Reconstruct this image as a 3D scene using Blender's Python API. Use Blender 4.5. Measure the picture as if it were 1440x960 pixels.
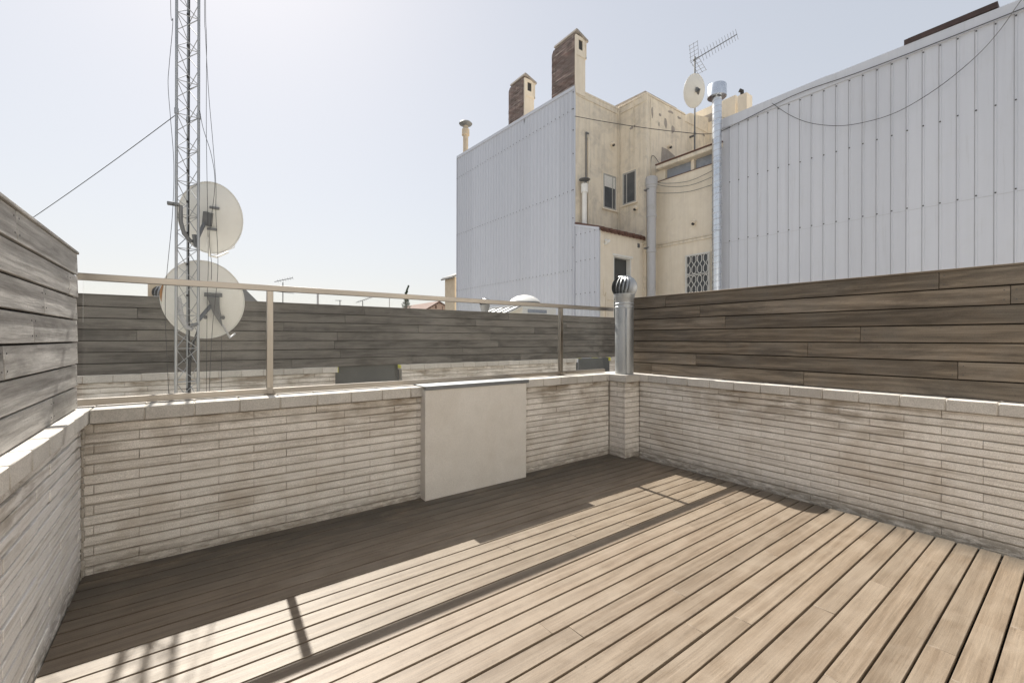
import bpy, math, random
from math import sin, cos, pi, radians
from mathutils import Vector, Matrix
random.seed(7)
for o in list(bpy.data.objects): bpy.data.objects.remove(o)
scn = bpy.context.scene
col = scn.collection

# ------------------------------------------------------------ camera
cam_d = bpy.data.cameras.new('camera')
cam_d.sensor_width = 36; cam_d.lens = 15.26; cam_d.shift_y = -0.0028
cam_d.clip_start = 0.05; cam_d.clip_end = 2000
cam = bpy.data.objects.new('camera', cam_d); col.objects.link(cam)
cam.matrix_world = (Matrix.Translation((0, 0, 1.5)) @ Matrix.Rotation(radians(53.48-90), 4, 'Z')
                    @ Matrix.Rotation(radians(90), 4, 'X') @ Matrix.Rotation(0.0019, 4, 'Z'))
scn.camera = cam

# ------------------------------------------------------------ light
SUN_EL = math.atan(1.05); SUN_AZ = radians(2.2)          # azimuth from +Y towards +X
w = bpy.data.worlds.new('World'); scn.world = w; w.use_nodes = True
nt = w.node_tree; nt.nodes.clear()
out = nt.nodes.new('ShaderNodeOutputWorld'); bg = nt.nodes.new('ShaderNodeBackground')
sky = nt.nodes.new('ShaderNodeTexSky'); sky.sky_type = 'NISHITA'; sky.sun_disc = False
sky.sun_elevation = SUN_EL; sky.sun_rotation = SUN_AZ
sky.air_density = 1.5; sky.dust_density = 0.9; sky.ozone_density = 3.0; sky.altitude = 50
hs = nt.nodes.new('ShaderNodeHueSaturation'); hs.inputs['Saturation'].default_value = 0.7
gm = nt.nodes.new('ShaderNodeGamma'); gm.inputs['Gamma'].default_value = 0.37      # thin veil of haze evens out the sky
vs_ = nt.nodes.new('ShaderNodeVectorMath'); vs_.operation = 'MULTIPLY'; vs_.inputs[1].default_value = (2.10, 2.06, 2.09)
nt.links.new(sky.outputs[0], hs.inputs['Color']); nt.links.new(hs.outputs[0], gm.inputs[0])
nt.links.new(gm.outputs[0], vs_.inputs[0]); nt.links.new(vs_.outputs[0], bg.inputs[0])
bg.inputs[1].default_value = 0.1
nt.links.new(bg.outputs[0], out.inputs[0])
sd = bpy.data.lights.new('sun', 'SUN'); sd.energy = 5.0; sd.angle = radians(0.5); sd.color = (1, 0.95, 0.875)
sun = bpy.data.objects.new('sun', sd); col.objects.link(sun)
ldir = Vector((-sin(SUN_AZ)*cos(SUN_EL), -cos(SUN_AZ)*cos(SUN_EL), -sin(SUN_EL)))
sun.rotation_euler = ldir.to_track_quat('-Z', 'Y').to_euler()
sun.location = (0, 10, 20)
scn.view_settings.view_transform = 'Standard'; scn.view_settings.look = 'None'
scn.view_settings.gamma = 1; scn.view_settings.use_curve_mapping = False
scn.view_settings.exposure = 0.96

# ------------------------------------------------------------ mesh helper
class MB:
    def __init__(s): s.v = []; s.f = []; s.r = []; s.m = []; s.sm = []
    def add(s, vs, fs, rnd=0.5, mat=0, smooth=False):
        b = len(s.v); s.v += [tuple(v) for v in vs]
        for f in fs:
            s.f.append([b+i for i in f]); s.r.append(rnd); s.m.append(mat); s.sm.append(smooth)
    def box(s, a, b, rnd=0.5, mat=0, c=0.0, M=None):
        a, b = [min(p, q) for p, q in zip(a, b)], [max(p, q) for p, q in zip(a, b)]
        if c <= 0:
            vs = [(x, y, z) for x in (a[0], b[0]) for y in (a[1], b[1]) for z in (a[2], b[2])]
            fs = [(0,1,3,2), (4,6,7,5), (0,4,5,1), (2,3,7,6), (0,2,6,4), (1,5,7,3)]
        else:
            ce = [(p+q)/2 for p, q in zip(a, b)]; h = [(q-p)/2 for p, q in zip(a, b)]
            c = min(c, min(h)*0.9)
            idx = {}; vs = []
            for sx in (-1, 1):
                for sy in (-1, 1):
                    for sz in (-1, 1):
                        for ax in range(3):
                            d = [sx*(h[0]-c), sy*(h[1]-c), sz*(h[2]-c)]
                            d[ax] = (sx, sy, sz)[ax]*h[ax]
                            idx[(sx, sy, sz, ax)] = len(vs); vs.append([ce[i]+d[i] for i in range(3)])
            fs = []
            def key(base, ax, sg): k = list(base); return k
            for ax in range(3):
                o1, o2 = [i for i in range(3) if i != ax]
                for sg in (-1, 1):
                    q = []
                    for (p, r) in ((-1,-1), (1,-1), (1,1), (-1,1)):
                        k = [0,0,0]; k[ax] = sg; k[o1] = p; k[o2] = r
                        q.append(idx[(k[0], k[1], k[2], ax)])
                    flip = (sg < 0) ^ (ax == 1)
                    fs.append(tuple(reversed(q)) if flip else tuple(q))
                # edges parallel to ax
                for p in (-1, 1):
                    for r in (-1, 1):
                        k0 = [0,0,0]; k0[o1] = p; k0[o2] = r; k1 = list(k0)
                        k0[ax] = -1; k1[ax] = 1
                        q = (idx[(*k0, o1)], idx[(*k1, o1)], idx[(*k1, o2)], idx[(*k0, o2)])
                        fs.append(q)
            for sx in (-1, 1):
                for sy in (-1, 1):
                    for sz in (-1, 1):
                        fs.append(tuple(idx[(sx, sy, sz, ax)] for ax in range(3)))
            # orient outward
            nf = []
            for f in fs:
                P = [Vector(vs[i]) for i in f]
                n = (P[1]-P[0]).cross(P[2]-P[0]); m = sum(P, Vector())/len(P)-Vector(ce)
                nf.append(tuple(reversed(f)) if n.dot(m) < 0 else f)
            fs = nf
        if M is not None: vs = [M @ Vector(v) for v in vs]
        s.add(vs, fs, rnd, mat)
    def tube(s, pts, r, n=8, rnd=0.5, mat=0, cap=True, rs=None, smooth=True):
        pts = [Vector(p) for p in pts]; vs = []; fs = []
        up = None
        for i, p in enumerate(pts):
            t = (pts[min(i+1, len(pts)-1)]-pts[max(i-1, 0)]).normalized()
            if up is None:
                up = Vector((0,0,1)) if abs(t.z) < .9 else Vector((1,0,0))
            a = t.cross(up).normalized(); b = a.cross(t).normalized(); up = b
            rr = rs[i] if rs else r
            for k in range(n):
                th = 2*pi*k/n; vs.append(p+a*(rr*cos(th))+b*(rr*sin(th)))
        for i in range(len(pts)-1):
            for k in range(n):
                fs.append((i*n+k, i*n+(k+1) % n, (i+1)*n+(k+1) % n, (i+1)*n+k))
        s.add(vs, fs, rnd, mat, smooth)
        if cap:
            s.add(vs[:n], [tuple(reversed(range(n)))], rnd, mat); s.add(vs[-n:], [tuple(range(n))], rnd, mat)
    def lathe(s, c, prof, n=32, rnd=0.5, mat=0, smooth=True, M=None, cap=True):
        vs = []; fs = []
        for (r, z) in prof:
            for k in range(n):
                th = 2*pi*k/n; p = Vector((r*cos(th), r*sin(th), z))
                if M is not None: p = M @ p
                vs.append(p+Vector(c))
        for i in range(len(prof)-1):
            for k in range(n):
                fs.append((i*n+k, i*n+(k+1) % n, (i+1)*n+(k+1) % n, (i+1)*n+k))
        s.add(vs, fs, rnd, mat, smooth)
        if cap:
            s.add(vs[:n], [tuple(reversed(range(n)))], rnd, mat); s.add(vs[-n:], [tuple(range(n))], rnd, mat)
    def quad(s, *p, rnd=.5, mat=0): s.add(p, [tuple(range(len(p)))], rnd, mat)
    def prism(s, poly, off, rnd=.5, mat=0):      # extrude polygon (3d pts) by off
        off = Vector(off); n = len(poly); A = [Vector(p) for p in poly]; B = [p+off for p in A]
        nn = sum(((A[(i+1) % n]-A[0]).cross(A[(i+2) % n]-A[0]) for i in range(n-2)), Vector())
        if nn.dot(off) > 0: A, B = B, A
        fs = [tuple(range(n)), tuple(reversed(range(n, 2*n)))]
        for i in range(n): j = (i+1) % n; fs.append((j, i, n+i, n+j))
        s.add(A+B, fs, rnd, mat)
    def build(s, name, mats, parent=None, **tags):
        if not isinstance(mats, (list, tuple)): mats = [mats]
        off = Vector((0,0,0)) if parent is None else world_loc(parent)
        me = bpy.data.meshes.new(name)
        me.from_pydata([tuple(Vector(v)-off) for v in s.v], [], s.f)
        for m in mats: me.materials.append(m)
        me.polygons.foreach_set('material_index', s.m)
        me.polygons.foreach_set('use_smooth', s.sm)
        at = me.attributes.new('rnd', 'FLOAT', 'FACE'); at.data.foreach_set('value', s.r)
        me.update(); me.validate(); me.set_sharp_from_angle(angle=radians(38))
        ob = bpy.data.objects.new(name, me); col.objects.link(ob)
        if parent is not None: ob.parent = parent
        for k, v in tags.items(): ob[k] = v
        return ob
def world_loc(o):
    l = Vector((0,0,0))
    while o is not None: l += Vector(o.location); o = o.parent
    return l
def thing(name, loc, label, cat, group=None):
    o = bpy.data.objects.new(name, None); col.objects.link(o); o.location = loc
    o.empty_display_size = .2; o['label'] = label; o['category'] = cat
    if group: o['group'] = group
    return o

# ------------------------------------------------------------ materials
def new_mat(name):
    m = bpy.data.materials.new(name); m.use_nodes = True
    t = m.node_tree; b = t.nodes['Principled BSDF']; return m, t, b
def N(t, ty, **k):
    n = t.nodes.new(ty)
    for a, v in k.items():
        if a in n.inputs: n.inputs[a].default_value = v
        else: setattr(n, a, v)
    return n
def ramp(t, stops, fac):
    r = t.nodes.new('ShaderNodeValToRGB'); e = r.color_ramp.elements
    while len(e) < len(stops): e.new(0.5)
    for i, (p, c) in enumerate(stops):
        e[i].position = p; e[i].color = (*c, 1) if len(c) == 3 else c
    t.links.new(fac, r.inputs[0]); return r.outputs[0]
def mapped(t, scale, rnd=False, rot=(0,0,0)):
    tc = N(t, 'ShaderNodeTexCoord'); mp = N(t, 'ShaderNodeMapping'); mp.inputs['Scale'].default_value = scale
    mp.inputs['Rotation'].default_value = rot
    if rnd:
        at = N(t, 'ShaderNodeAttribute'); at.attribute_name = 'rnd'
        ml = N(t, 'ShaderNodeMath', operation='MULTIPLY'); ml.inputs[1].default_value = 91.7
        t.links.new(at.outputs['Fac'], ml.inputs[0])
        ad = N(t, 'ShaderNodeVectorMath', operation='ADD')
        t.links.new(tc.outputs['Object'], ad.inputs[0]); t.links.new(ml.outputs[0], ad.inputs[1])
        t.links.new(ad.outputs[0], mp.inputs[0])
    else: t.links.new(tc.outputs['Object'], mp.inputs[0])
    return mp.outputs[0]
def noise(t, vec, scale, detail=5, rough=.55, dist=0):
    n = N(t, 'ShaderNodeTexNoise'); n.inputs['Scale'].default_value = scale
    n.inputs['Detail'].default_value = detail; n.inputs['Roughness'].default_value = rough
    n.inputs['Distortion'].default_value = dist
    t.links.new(vec, n.inputs['Vector']); return n.outputs['Fac']
def mix(t, a, b, fac, mode='MIX'):
    m = N(t, 'ShaderNodeMix', data_type='RGBA', blend_type=mode)
    for s, v in ((6, a), (7, b)):
        if isinstance(v, tuple): m.inputs[s].default_value = (*v, 1)
        else: t.links.new(v, m.inputs[s])
    if isinstance(fac, (int, float)): m.inputs[0].default_value = fac
    else: t.links.new(fac, m.inputs[0])
    return m.outputs[2]
def g(v): return (v, v, v)
def attr(t):
    a = N(t, 'ShaderNodeAttribute'); a.attribute_name = 'rnd'; return a.outputs['Fac']
def bump(t, b, h, strength=.3, dist=.01):
    n = N(t, 'ShaderNodeBump'); n.inputs['Strength'].default_value = strength; n.inputs['Distance'].default_value = dist
    t.links.new(h, n.inputs['Height']); t.links.new(n.outputs[0], b.inputs['Normal'])

def wood(name, axis, dark, mid, light, stain, rough=.75, stain_amt=.5, board=.35, grain=.75, fig=.35, spec=.15, dirt=None, foot=False):
    m, t, b = new_mat(name)
    sc = [24, 24, 24]; sc[axis] = 1.3
    sf = [120, 120, 120]; sf[axis] = 4
    sw = [4.2, 4.2, 4.2]; sw[axis] = .5
    v1 = mapped(t, sc, True); v2 = mapped(t, sf, True); v3 = mapped(t, (1, 1, 1), True)
    n1 = noise(t, v1, 1.3, 8, .62, 1.2); n2 = noise(t, v2, 1.0, 4, .6, .3)
    wv = N(t, 'ShaderNodeTexWave', wave_type='BANDS', bands_direction='Z' if axis == 1 else 'Y'); wv.inputs['Scale'].default_value = 1.0
    wv.inputs['Distortion'].default_value = 14; wv.inputs['Detail'].default_value = 4; wv.inputs['Detail Scale'].default_value = .8; wv.inputs['Detail Roughness'].default_value = .6
    t.links.new(mapped(t, sw, True), wv.inputs['Vector'])
    wm = N(t, 'ShaderNodeMix', data_type='FLOAT'); wm.inputs[0].default_value = fig; t.links.new(n1, wm.inputs[2]); t.links.new(wv.outputs['Fac'], wm.inputs[3]); n1 = wm.outputs[0]
    c = ramp(t, [(.25, dark), (.5, mid), (.75, light)], n1)
    f = ramp(t, [(.3, g(.74)), (.62, g(1.08))], n2)
    c = mix(t, c, f, grain, 'MULTIPLY')
    n3 = noise(t, v3, 2.4, 6, .65, .6)
    s = ramp(t, [(.42, g(0)), (.68, g(1))], n3)
    sm = N(t, 'ShaderNodeMath', operation='MULTIPLY'); sm.inputs[1].default_value = stain_amt
    t.links.new(s, sm.inputs[0])
    c = mix(t, c, stain, sm.outputs[0])
    bw = ramp(t, [(0, g(1-board)), (1, g(1+board))], attr(t))
    c = mix(t, c, bw, 1.0, 'MULTIPLY')
    if dirt:
        sd_ = [5, 5, 5]; sd_[axis] = .9; n8 = noise(t, mapped(t, sd_, True), 1.1, 7, .7, .6)
        c = mix(t, c, dirt, ramp(t, [(.46, g(0)), (.68, g(.7))], n8))
    if foot:      # irregular grime and algae plus painted-in shade along the foot of the two walls
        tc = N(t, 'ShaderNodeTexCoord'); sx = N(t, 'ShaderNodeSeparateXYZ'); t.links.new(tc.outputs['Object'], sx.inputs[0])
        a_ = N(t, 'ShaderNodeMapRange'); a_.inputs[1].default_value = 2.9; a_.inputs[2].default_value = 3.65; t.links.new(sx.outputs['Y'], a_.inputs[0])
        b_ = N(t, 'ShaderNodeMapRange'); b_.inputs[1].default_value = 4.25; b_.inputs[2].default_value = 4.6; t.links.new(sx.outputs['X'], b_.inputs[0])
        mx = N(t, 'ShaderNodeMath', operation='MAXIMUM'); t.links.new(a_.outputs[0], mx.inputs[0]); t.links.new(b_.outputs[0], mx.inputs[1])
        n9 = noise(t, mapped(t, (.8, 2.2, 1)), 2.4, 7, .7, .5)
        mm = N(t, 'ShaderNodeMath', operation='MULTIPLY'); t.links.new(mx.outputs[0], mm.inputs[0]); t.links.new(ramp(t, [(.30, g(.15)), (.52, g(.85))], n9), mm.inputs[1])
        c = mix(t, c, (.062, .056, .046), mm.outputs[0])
        n10 = noise(t, mapped(t, (1, 1, 1), True), 3.1, 6, .7, .8); c = mix(t, c, (.255, .215, .165), ramp(t, [(.55, g(0)), (.75, g(.35))], n10))
        n11 = noise(t, mapped(t, (14, 3, 1), True), 6, 3, .6); c = mix(t, c, (.30, .26, .21), ramp(t, [(.70, g(0)), (.76, g(.5))], n11))
    nf = noise(t, mapped(t, (1, 1, 1)), 210, 3, .75); c = mix(t, c, ramp(t, [(.3, g(.84)), (.7, g(1.13))], nf), 1.0, 'MULTIPLY')
    # small dark knots and pin marks
    n4 = noise(t, v3, 38, 2, .5); k = ramp(t, [(.70, g(1)), (.78, g(.55))], n4)
    c = mix(t, c, k, .6, 'MULTIPLY')
    t.links.new(c, b.inputs['Base Color']); b.inputs['Roughness'].default_value = rough; b.inputs['Specular IOR Level'].default_value = spec
    ad = N(t, 'ShaderNodeMath', operation='ADD'); t.links.new(n1, ad.inputs[0]); t.links.new(n2, ad.inputs[1])
    bump(t, b, ad.outputs[0], .35, .004)
    return m
def masonry(name, c1, c2, stain, stain_lo=.5, stain_hi=.75, amt=.6, grain=.25, rough=.9, streak=0, bvar=.07, runs=False):
    m, t, b = new_mat(name)
    v = mapped(t, (1, 1, 1)); vr = mapped(t, (1, 1, 1), True)
    n1 = noise(t, vr, 5, 6, .6); c = ramp(t, [(.3, c1), (.7, c2)], n1)
    ng = noise(t, v, 160, 3, .7); f = ramp(t, [(.3, g(1-grain)), (.7, g(1+grain*.6))], ng)
    c = mix(t, c, f, 1.0, 'MULTIPLY')
    n2 = noise(t, v, 1.7, 8, .68, .5); s = ramp(t, [(stain_lo, g(0)), (stain_hi, g(1))], n2)
    sm = N(t, 'ShaderNodeMath', operation='MULTIPLY'); sm.inputs[1].default_value = amt; t.links.new(s, sm.inputs[0])
    c = mix(t, c, stain, sm.outputs[0])
    if streak:
        vs = mapped(t, (7, 7, .45)); n3 = noise(t, vs, 1.2, 6, .6)
        s3 = ramp(t, [(.46, g(0)), (.74, g(1))], n3)
        s4 = N(t, 'ShaderNodeMath', operation='MULTIPLY'); s4.inputs[1].default_value = streak; t.links.new(s3, s4.inputs[0])
        c = mix(t, c, stain, s4.outputs[0])
    c = mix(t, c, ramp(t, [(0, g(1-bvar)), (1, g(1+bvar))], attr(t)), 1.0, 'MULTIPLY')
    if runs:       # brown run-off stains that start under the coping, and soil splashed up along the foot
        tc = N(t, 'ShaderNodeTexCoord'); sx = N(t, 'ShaderNodeSeparateXYZ'); t.links.new(tc.outputs['Object'], sx.inputs[0])
        n5 = noise(t, mapped(t, (1.3, 1.3, 9)), 1.5, 7, .7, .6); n6 = noise(t, mapped(t, (1, 1, 1)), 2.1, 4, .5)
        hi = N(t, 'ShaderNodeMapRange'); hi.inputs[1].default_value = .55; hi.inputs[2].default_value = .95; t.links.new(sx.outputs['Z'], hi.inputs[0])
        m1 = N(t, 'ShaderNodeMath', operation='MULTIPLY'); t.links.new(ramp(t, [(.42, g(0)), (.57, g(1))], n5), m1.inputs[0]); t.links.new(hi.outputs[0], m1.inputs[1])
        m2 = N(t, 'ShaderNodeMath', operation='MULTIPLY'); t.links.new(m1.outputs[0], m2.inputs[0]); t.links.new(ramp(t, [(.42, g(0)), (.55, g(.9))], n6), m2.inputs[1])
        c = mix(t, c, (.20, .155, .105), m2.outputs[0])
        n12 = noise(t, mapped(t, (.9, .9, 22)), 1.6, 6, .7, .3); c = mix(t, c, (.30, .255, .20), ramp(t, [(.50, g(0)), (.68, g(.6))], n12))
        lo = N(t, 'ShaderNodeMapRange'); lo.inputs[1].default_value = .16; lo.inputs[2].default_value = .0; t.links.new(sx.outputs['Z'], lo.inputs[0])
        n7 = noise(t, mapped(t, (1, 1, 3)), 8, 6, .7, .3)
        m3 = N(t, 'ShaderNodeMath', operation='MULTIPLY'); t.links.new(ramp(t, [(.36, g(0)), (.56, g(.85))], n7), m3.inputs[0]); t.links.new(lo.outputs[0], m3.inputs[1])
        c = mix(t, c, (.22, .19, .15), m3.outputs[0])
    t.links.new(c, b.inputs['Base Color']); b.inputs['Roughness'].default_value = rough
    bump(t, b, ng, .35, .004)
    return m
def plain(name, c, rough=.6, metal=0, var=.12, scale=6, stretch=(1,1,1), bmp=0, dirt=None, dirt_amt=.5, avar=0):
    m, t, b = new_mat(name)
    v = mapped(t, stretch); n1 = noise(t, v, scale, 6, .6)
    cc = ramp(t, [(.3, tuple(x*(1-var) for x in c)), (.7, tuple(min(1, x*(1+var)) for x in c))], n1)
    if dirt:
        n2 = noise(t, mapped(t, (1,1,1)), 2.6, 7, .7, .4); s = ramp(t, [(.5, g(0)), (.75, g(dirt_amt))], n2)
        cc = mix(t, cc, dirt, s)
    if avar:
        cc = mix(t, cc, ramp(t, [(0, g(1-avar)), (1, g(1+avar))], attr(t)), 1.0, 'MULTIPLY')
        n3 = noise(t, mapped(t, (5, 5, .25)), 2.2, 7, .7); cc = mix(t, cc, (.42, .415, .41), ramp(t, [(.56, g(0)), (.78, g(.4))], n3))
    t.links.new(cc, b.inputs['Base Color']); b.inputs['Roughness'].default_value = rough
    b.inputs['Metallic'].default_value = metal
    r = ramp(t, [(.3, g(max(0, rough-.1))), (.7, g(min(1, rough+.12)))], n1); t.links.new(r, b.inputs['Roughness'])
    if bmp: bump(t, b, n1, bmp, .003)
    return m

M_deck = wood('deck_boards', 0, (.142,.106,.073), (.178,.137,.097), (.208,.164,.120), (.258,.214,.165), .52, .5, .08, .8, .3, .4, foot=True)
M_fl = wood('silver_grey_boards', 1, (.36,.34,.315), (.49,.47,.44), (.60,.58,.545), (.30,.285,.265), .8, .4, .12, .9, .3, .15, (.19,.18,.165))
M_fr = wood('brown_boards_right', 1, (.125,.100,.075), (.180,.146,.110), (.25,.205,.155), (.17,.155,.135), .75, .5, .22, .9, .3, .15, (.060,.052,.043))
M_ff = wood('dark_grey_boards', 0, (.075,.069,.061), (.11,.101,.090), (.15,.138,.123), (.19,.17,.145), .8, .4, .14, .7, .35, .15, (.20,.185,.165))
M_brick = masonry('pale_brick', (.71,.665,.605), (.79,.745,.685), (.44,.37,.29), .50, .72, .7, .30, streak=.18, bvar=.05, runs=True)
M_brick_lit = masonry('pale_brick_lit', (.78,.755,.72), (.84,.815,.78), (.60,.53,.44), .56, .82, .5, .12, streak=.1, bvar=.03, runs=True)  # lighter copy of the pale brick, paints in the left wall's brighter light
M_mort = masonry('mortar', (.36,.325,.275), (.50,.46,.40), (.18,.14,.10), .45, .7, .7, .3)
M_cope = masonry('coping_stone', (.47,.44,.40), (.57,.54,.49), (.34,.30,.25), .5, .8, .5, .3, bvar=.1)
M_rend = masonry('cream_render', (.63,.595,.54), (.69,.655,.60), (.52,.46,.38), .5, .8, .45, .14, streak=.10)
M_yel = masonry('cream_plaster', (.76,.675,.54), (.82,.74,.61), (.36,.33,.29), .48, .72, .55, .10, streak=.38)
M_yel2 = masonry('yellow_plaster', (.79,.705,.57), (.84,.76,.63), (.56,.49,.40), .55, .8, .5, .06, streak=.25)
M_patch = masonry('bare_render', (.33,.295,.26), (.42,.38,.34), (.24,.21,.18))
M_clad = plain('painted_steel_cladding', (.565,.585,.635), .42, .1, .025, 1.4, (6, 6, .2), dirt=(.56,.575,.61), dirt_amt=.3, avar=.05)
M_clad2 = plain('white_steel_cladding', (.61,.622,.66), .42, .1, .035, 1.4, (4, 4, .15), dirt=(.58,.585,.595), dirt_amt=.4, avar=.04)
M_screw = plain('dark_screw', (.06,.06,.06), .5)
M_steel = plain('brushed_steel', (.33,.30,.265), .34, 1, .12, 3, (1, 14, 14), dirt=(.38,.33,.27), dirt_amt=.5)
M_galv = plain('galvanised', (.40,.41,.415), .52, .85, .14, 7, (1,1,.5), dirt=(.40,.40,.40))
M_duct = plain('spiral_duct_steel', (.66,.69,.73), .3, .95, .1, 5)
M_pvc = plain('grey_pvc', (.46,.46,.47), .5, 0, .08, 3, (1,1,.3), dirt=(.33,.32,.30))
M_dish = plain('dish_enamel', (.67,.665,.63), .5, 0, .05, 3, dirt=(.56,.53,.47), dirt_amt=.35)
M_rust = plain('rust', (.33,.17,.07), .85, 0, .3, 20)
M_dkmet = plain('dark_bracket', (.17,.175,.18), .5, .3, .15, 9)
M_black = plain('black_cable', (.035,.035,.035), .6)
M_char = plain('charcoal_sheet', (.075,.078,.076), .45, .1, .08, 3)
M_yelmark = plain('yellow_foam', (.75,.72,.10), .8)
M_white = plain('white_paint', (.78,.77,.73), .5, 0, .06, 4, dirt=(.55,.52,.46), dirt_amt=.4)
M_pane = plain('window_pane', (.10,.105,.11), .08, 0, .2, 3)
M_milk = plain('milky_glazing', (.30,.33,.38), .25, 0, .1, 3)
M_dark = plain('dark_interior', (.05,.048,.045), .8)
M_tile = plain('clay_tile', (.14,.075,.055), .85, 0, .3, 9)
M_terr = masonry('patio_tile', (.55,.51,.45), (.64,.60,.54), (.34,.30,.25))
M_roof = masonry('flat_roof_gravel', (.30,.28,.25), (.40,.37,.33), (.22,.2,.18))
M_ground = masonry('city_ground', (.16,.15,.14), (.22,.21,.19), (.12,.12,.10))
M_pink = masonry('pink_render', (.52,.36,.28), (.60,.43,.34), (.34,.20,.14))
M_beige = masonry('beige_render', (.55,.46,.34), (.63,.54,.42), (.42,.34,.25))
M_slate = plain('grey_slate', (.20,.20,.20), .8)
M_leaf = plain('cypress_leaf', (.045,.07,.045), .7, 0, .4, 3)
M_bark = plain('bark', (.12,.09,.07), .9)
M_sub = plain('dark_underlay', (.022,.017,.012), 1.0)
M_rustbeam = plain('rusty_dark_steel', (.075,.05,.045), .7, .2, .3, 8)
# dirty chimney brick
def chimney_brick():
    m, t, b = new_mat('old_brown_brick')
    v = mapped(t, (1, 1, 1)); sx = N(t, 'ShaderNodeSeparateXYZ'); cx = N(t, 'ShaderNodeCombineXYZ')
    t.links.new(v, sx.inputs[0]); oy = N(t, 'ShaderNodeMath', operation='ADD'); oy.inputs[1].default_value = 20; t.links.new(sx.outputs['Y'], oy.inputs[0])
    t.links.new(oy.outputs[0], cx.inputs['X']); t.links.new(sx.outputs['Z'], cx.inputs['Y'])
    br = N(t, 'ShaderNodeTexBrick'); t.links.new(cx.outputs[0], br.inputs['Vector'])
    br.inputs['Color1'].default_value = (.095,.062,.052,1); br.inputs['Color2'].default_value = (.20,.13,.11,1)
    br.inputs['Mortar'].default_value = (.46,.42,.39,1); br.inputs['Scale'].default_value = 1
    br.inputs['Mortar Size'].default_value = .010; br.inputs['Brick Width'].default_value = .30; br.inputs['Row Height'].default_value = .085
    n = noise(t, v, 11, 7, .7); c = mix(t, br.outputs['Color'], ramp(t, [(.35, g(.45)), (.65, g(1.6))], n), 1.0, 'MULTIPLY')
    c = mix(t, c, ramp(t, [(0, g(.6)), (.5, g(.95)), (1, g(1.35))], attr(t)), 1.0, 'MULTIPLY')
    t.links.new(c, b.inputs['Base Color']); b.inputs['Roughness'].default_value = .95
    bump(t, b, n, .8, .03); return m
M_chb = chimney_brick()
def glass_mat():
    m = bpy.data.materials.new('dusty_glass'); m.use_nodes = True; t = m.node_tree; t.nodes.clear()
    o = N(t, 'ShaderNodeOutputMaterial'); tr = N(t, 'ShaderNodeBsdfTransparent'); tr.inputs[0].default_value = (.985,.99,.985,1)
    gl = N(t, 'ShaderNodeBsdfGlossy'); gl.inputs['Roughness'].default_value = .02; gl.inputs[0].default_value = (1,1,1,1)
    df = N(t, 'ShaderNodeBsdfDiffuse'); df.inputs[0].default_value = (.75,.73,.70,1)
    tl = N(t, 'ShaderNodeBsdfTranslucent'); tl.inputs[0].default_value = (.75,.73,.70,1)
    m1 = N(t, 'ShaderNodeMixShader'); m1.inputs[0].default_value = .5
    t.links.new(df.outputs[0], m1.inputs[1]); t.links.new(tl.outputs[0], m1.inputs[2])
    v = mapped(t, (1, 1, 1)); n1 = noise(t, v, 9, 8, .75, .8)
    r = ramp(t, [(.45, g(.006)), (.62, g(.010)), (.8, g(.06))], n1)
    m2 = N(t, 'ShaderNodeMixShader'); t.links.new(r, m2.inputs[0])
    t.links.new(tr.outputs[0], m2.inputs[1]); t.links.new(m1.outputs[0], m2.inputs[2])
    fr = N(t, 'ShaderNodeFresnel'); fr.inputs[0].default_value = 1.12
    m3 = N(t, 'ShaderNodeMixShader'); t.links.new(fr.outputs[0], m3.inputs[0])
    t.links.new(m2.outputs[0], m3.inputs[1]); t.links.new(gl.outputs[0], m3.inputs[2])
    t.links.new(m3.outputs[0], o.inputs[0]); return m
M_glass = glass_mat()

# ------------------------------------------------------------ ground, deck
mb = MB(); mb.box((-900, -900, -12.3), (900, 900, -12)); mb.build('ground', M_ground, kind='structure')
mb = MB(); mb.box((-9, 7.55, -.5), (13.1, 19, -.02)); mb.box((9.8, -3, -.5), (13.1, 7.55, -.02)); mb.build('flat_roof', M_roof, kind='structure')
mb = MB(); mb.box((-3.4, 4.0, -.5), (9.8, 7.5, -.01)); mb.box((4.95, -3, -.5), (9.8, 4.0, -.01)); mb.build('patio_floor', M_terr, kind='structure')
mb = MB()
mb.box((-.6, -3.0, -.5), (4.70, 3.85, -.055), mat=1)
P = .1141; k0 = -28
for k in range(k0, 31):
    y0 = .393+P*k+.005; y1 = min(y0+P-.0104, 3.79)
    x = -.545-random.random()*1.5
    while x < 4.56:
        L = random.choice((3.3, 3.9, 4.5, 5.1))+random.uniform(-.1, .1)
        a = max(x, -.545); b = min(x+L, 4.563)
        if b-a > .05:
            dz = random.uniform(-.0012, .0012)
            mb.box((a+.0004, y0+random.uniform(-.0006, .0006), -.024+dz), (b-.0004, y1+random.uniform(-.0006, .0006), dz), random.random(), 0, .002)
        x += L
mb.build('deck', [M_deck, M_sub], kind='structure')

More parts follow.
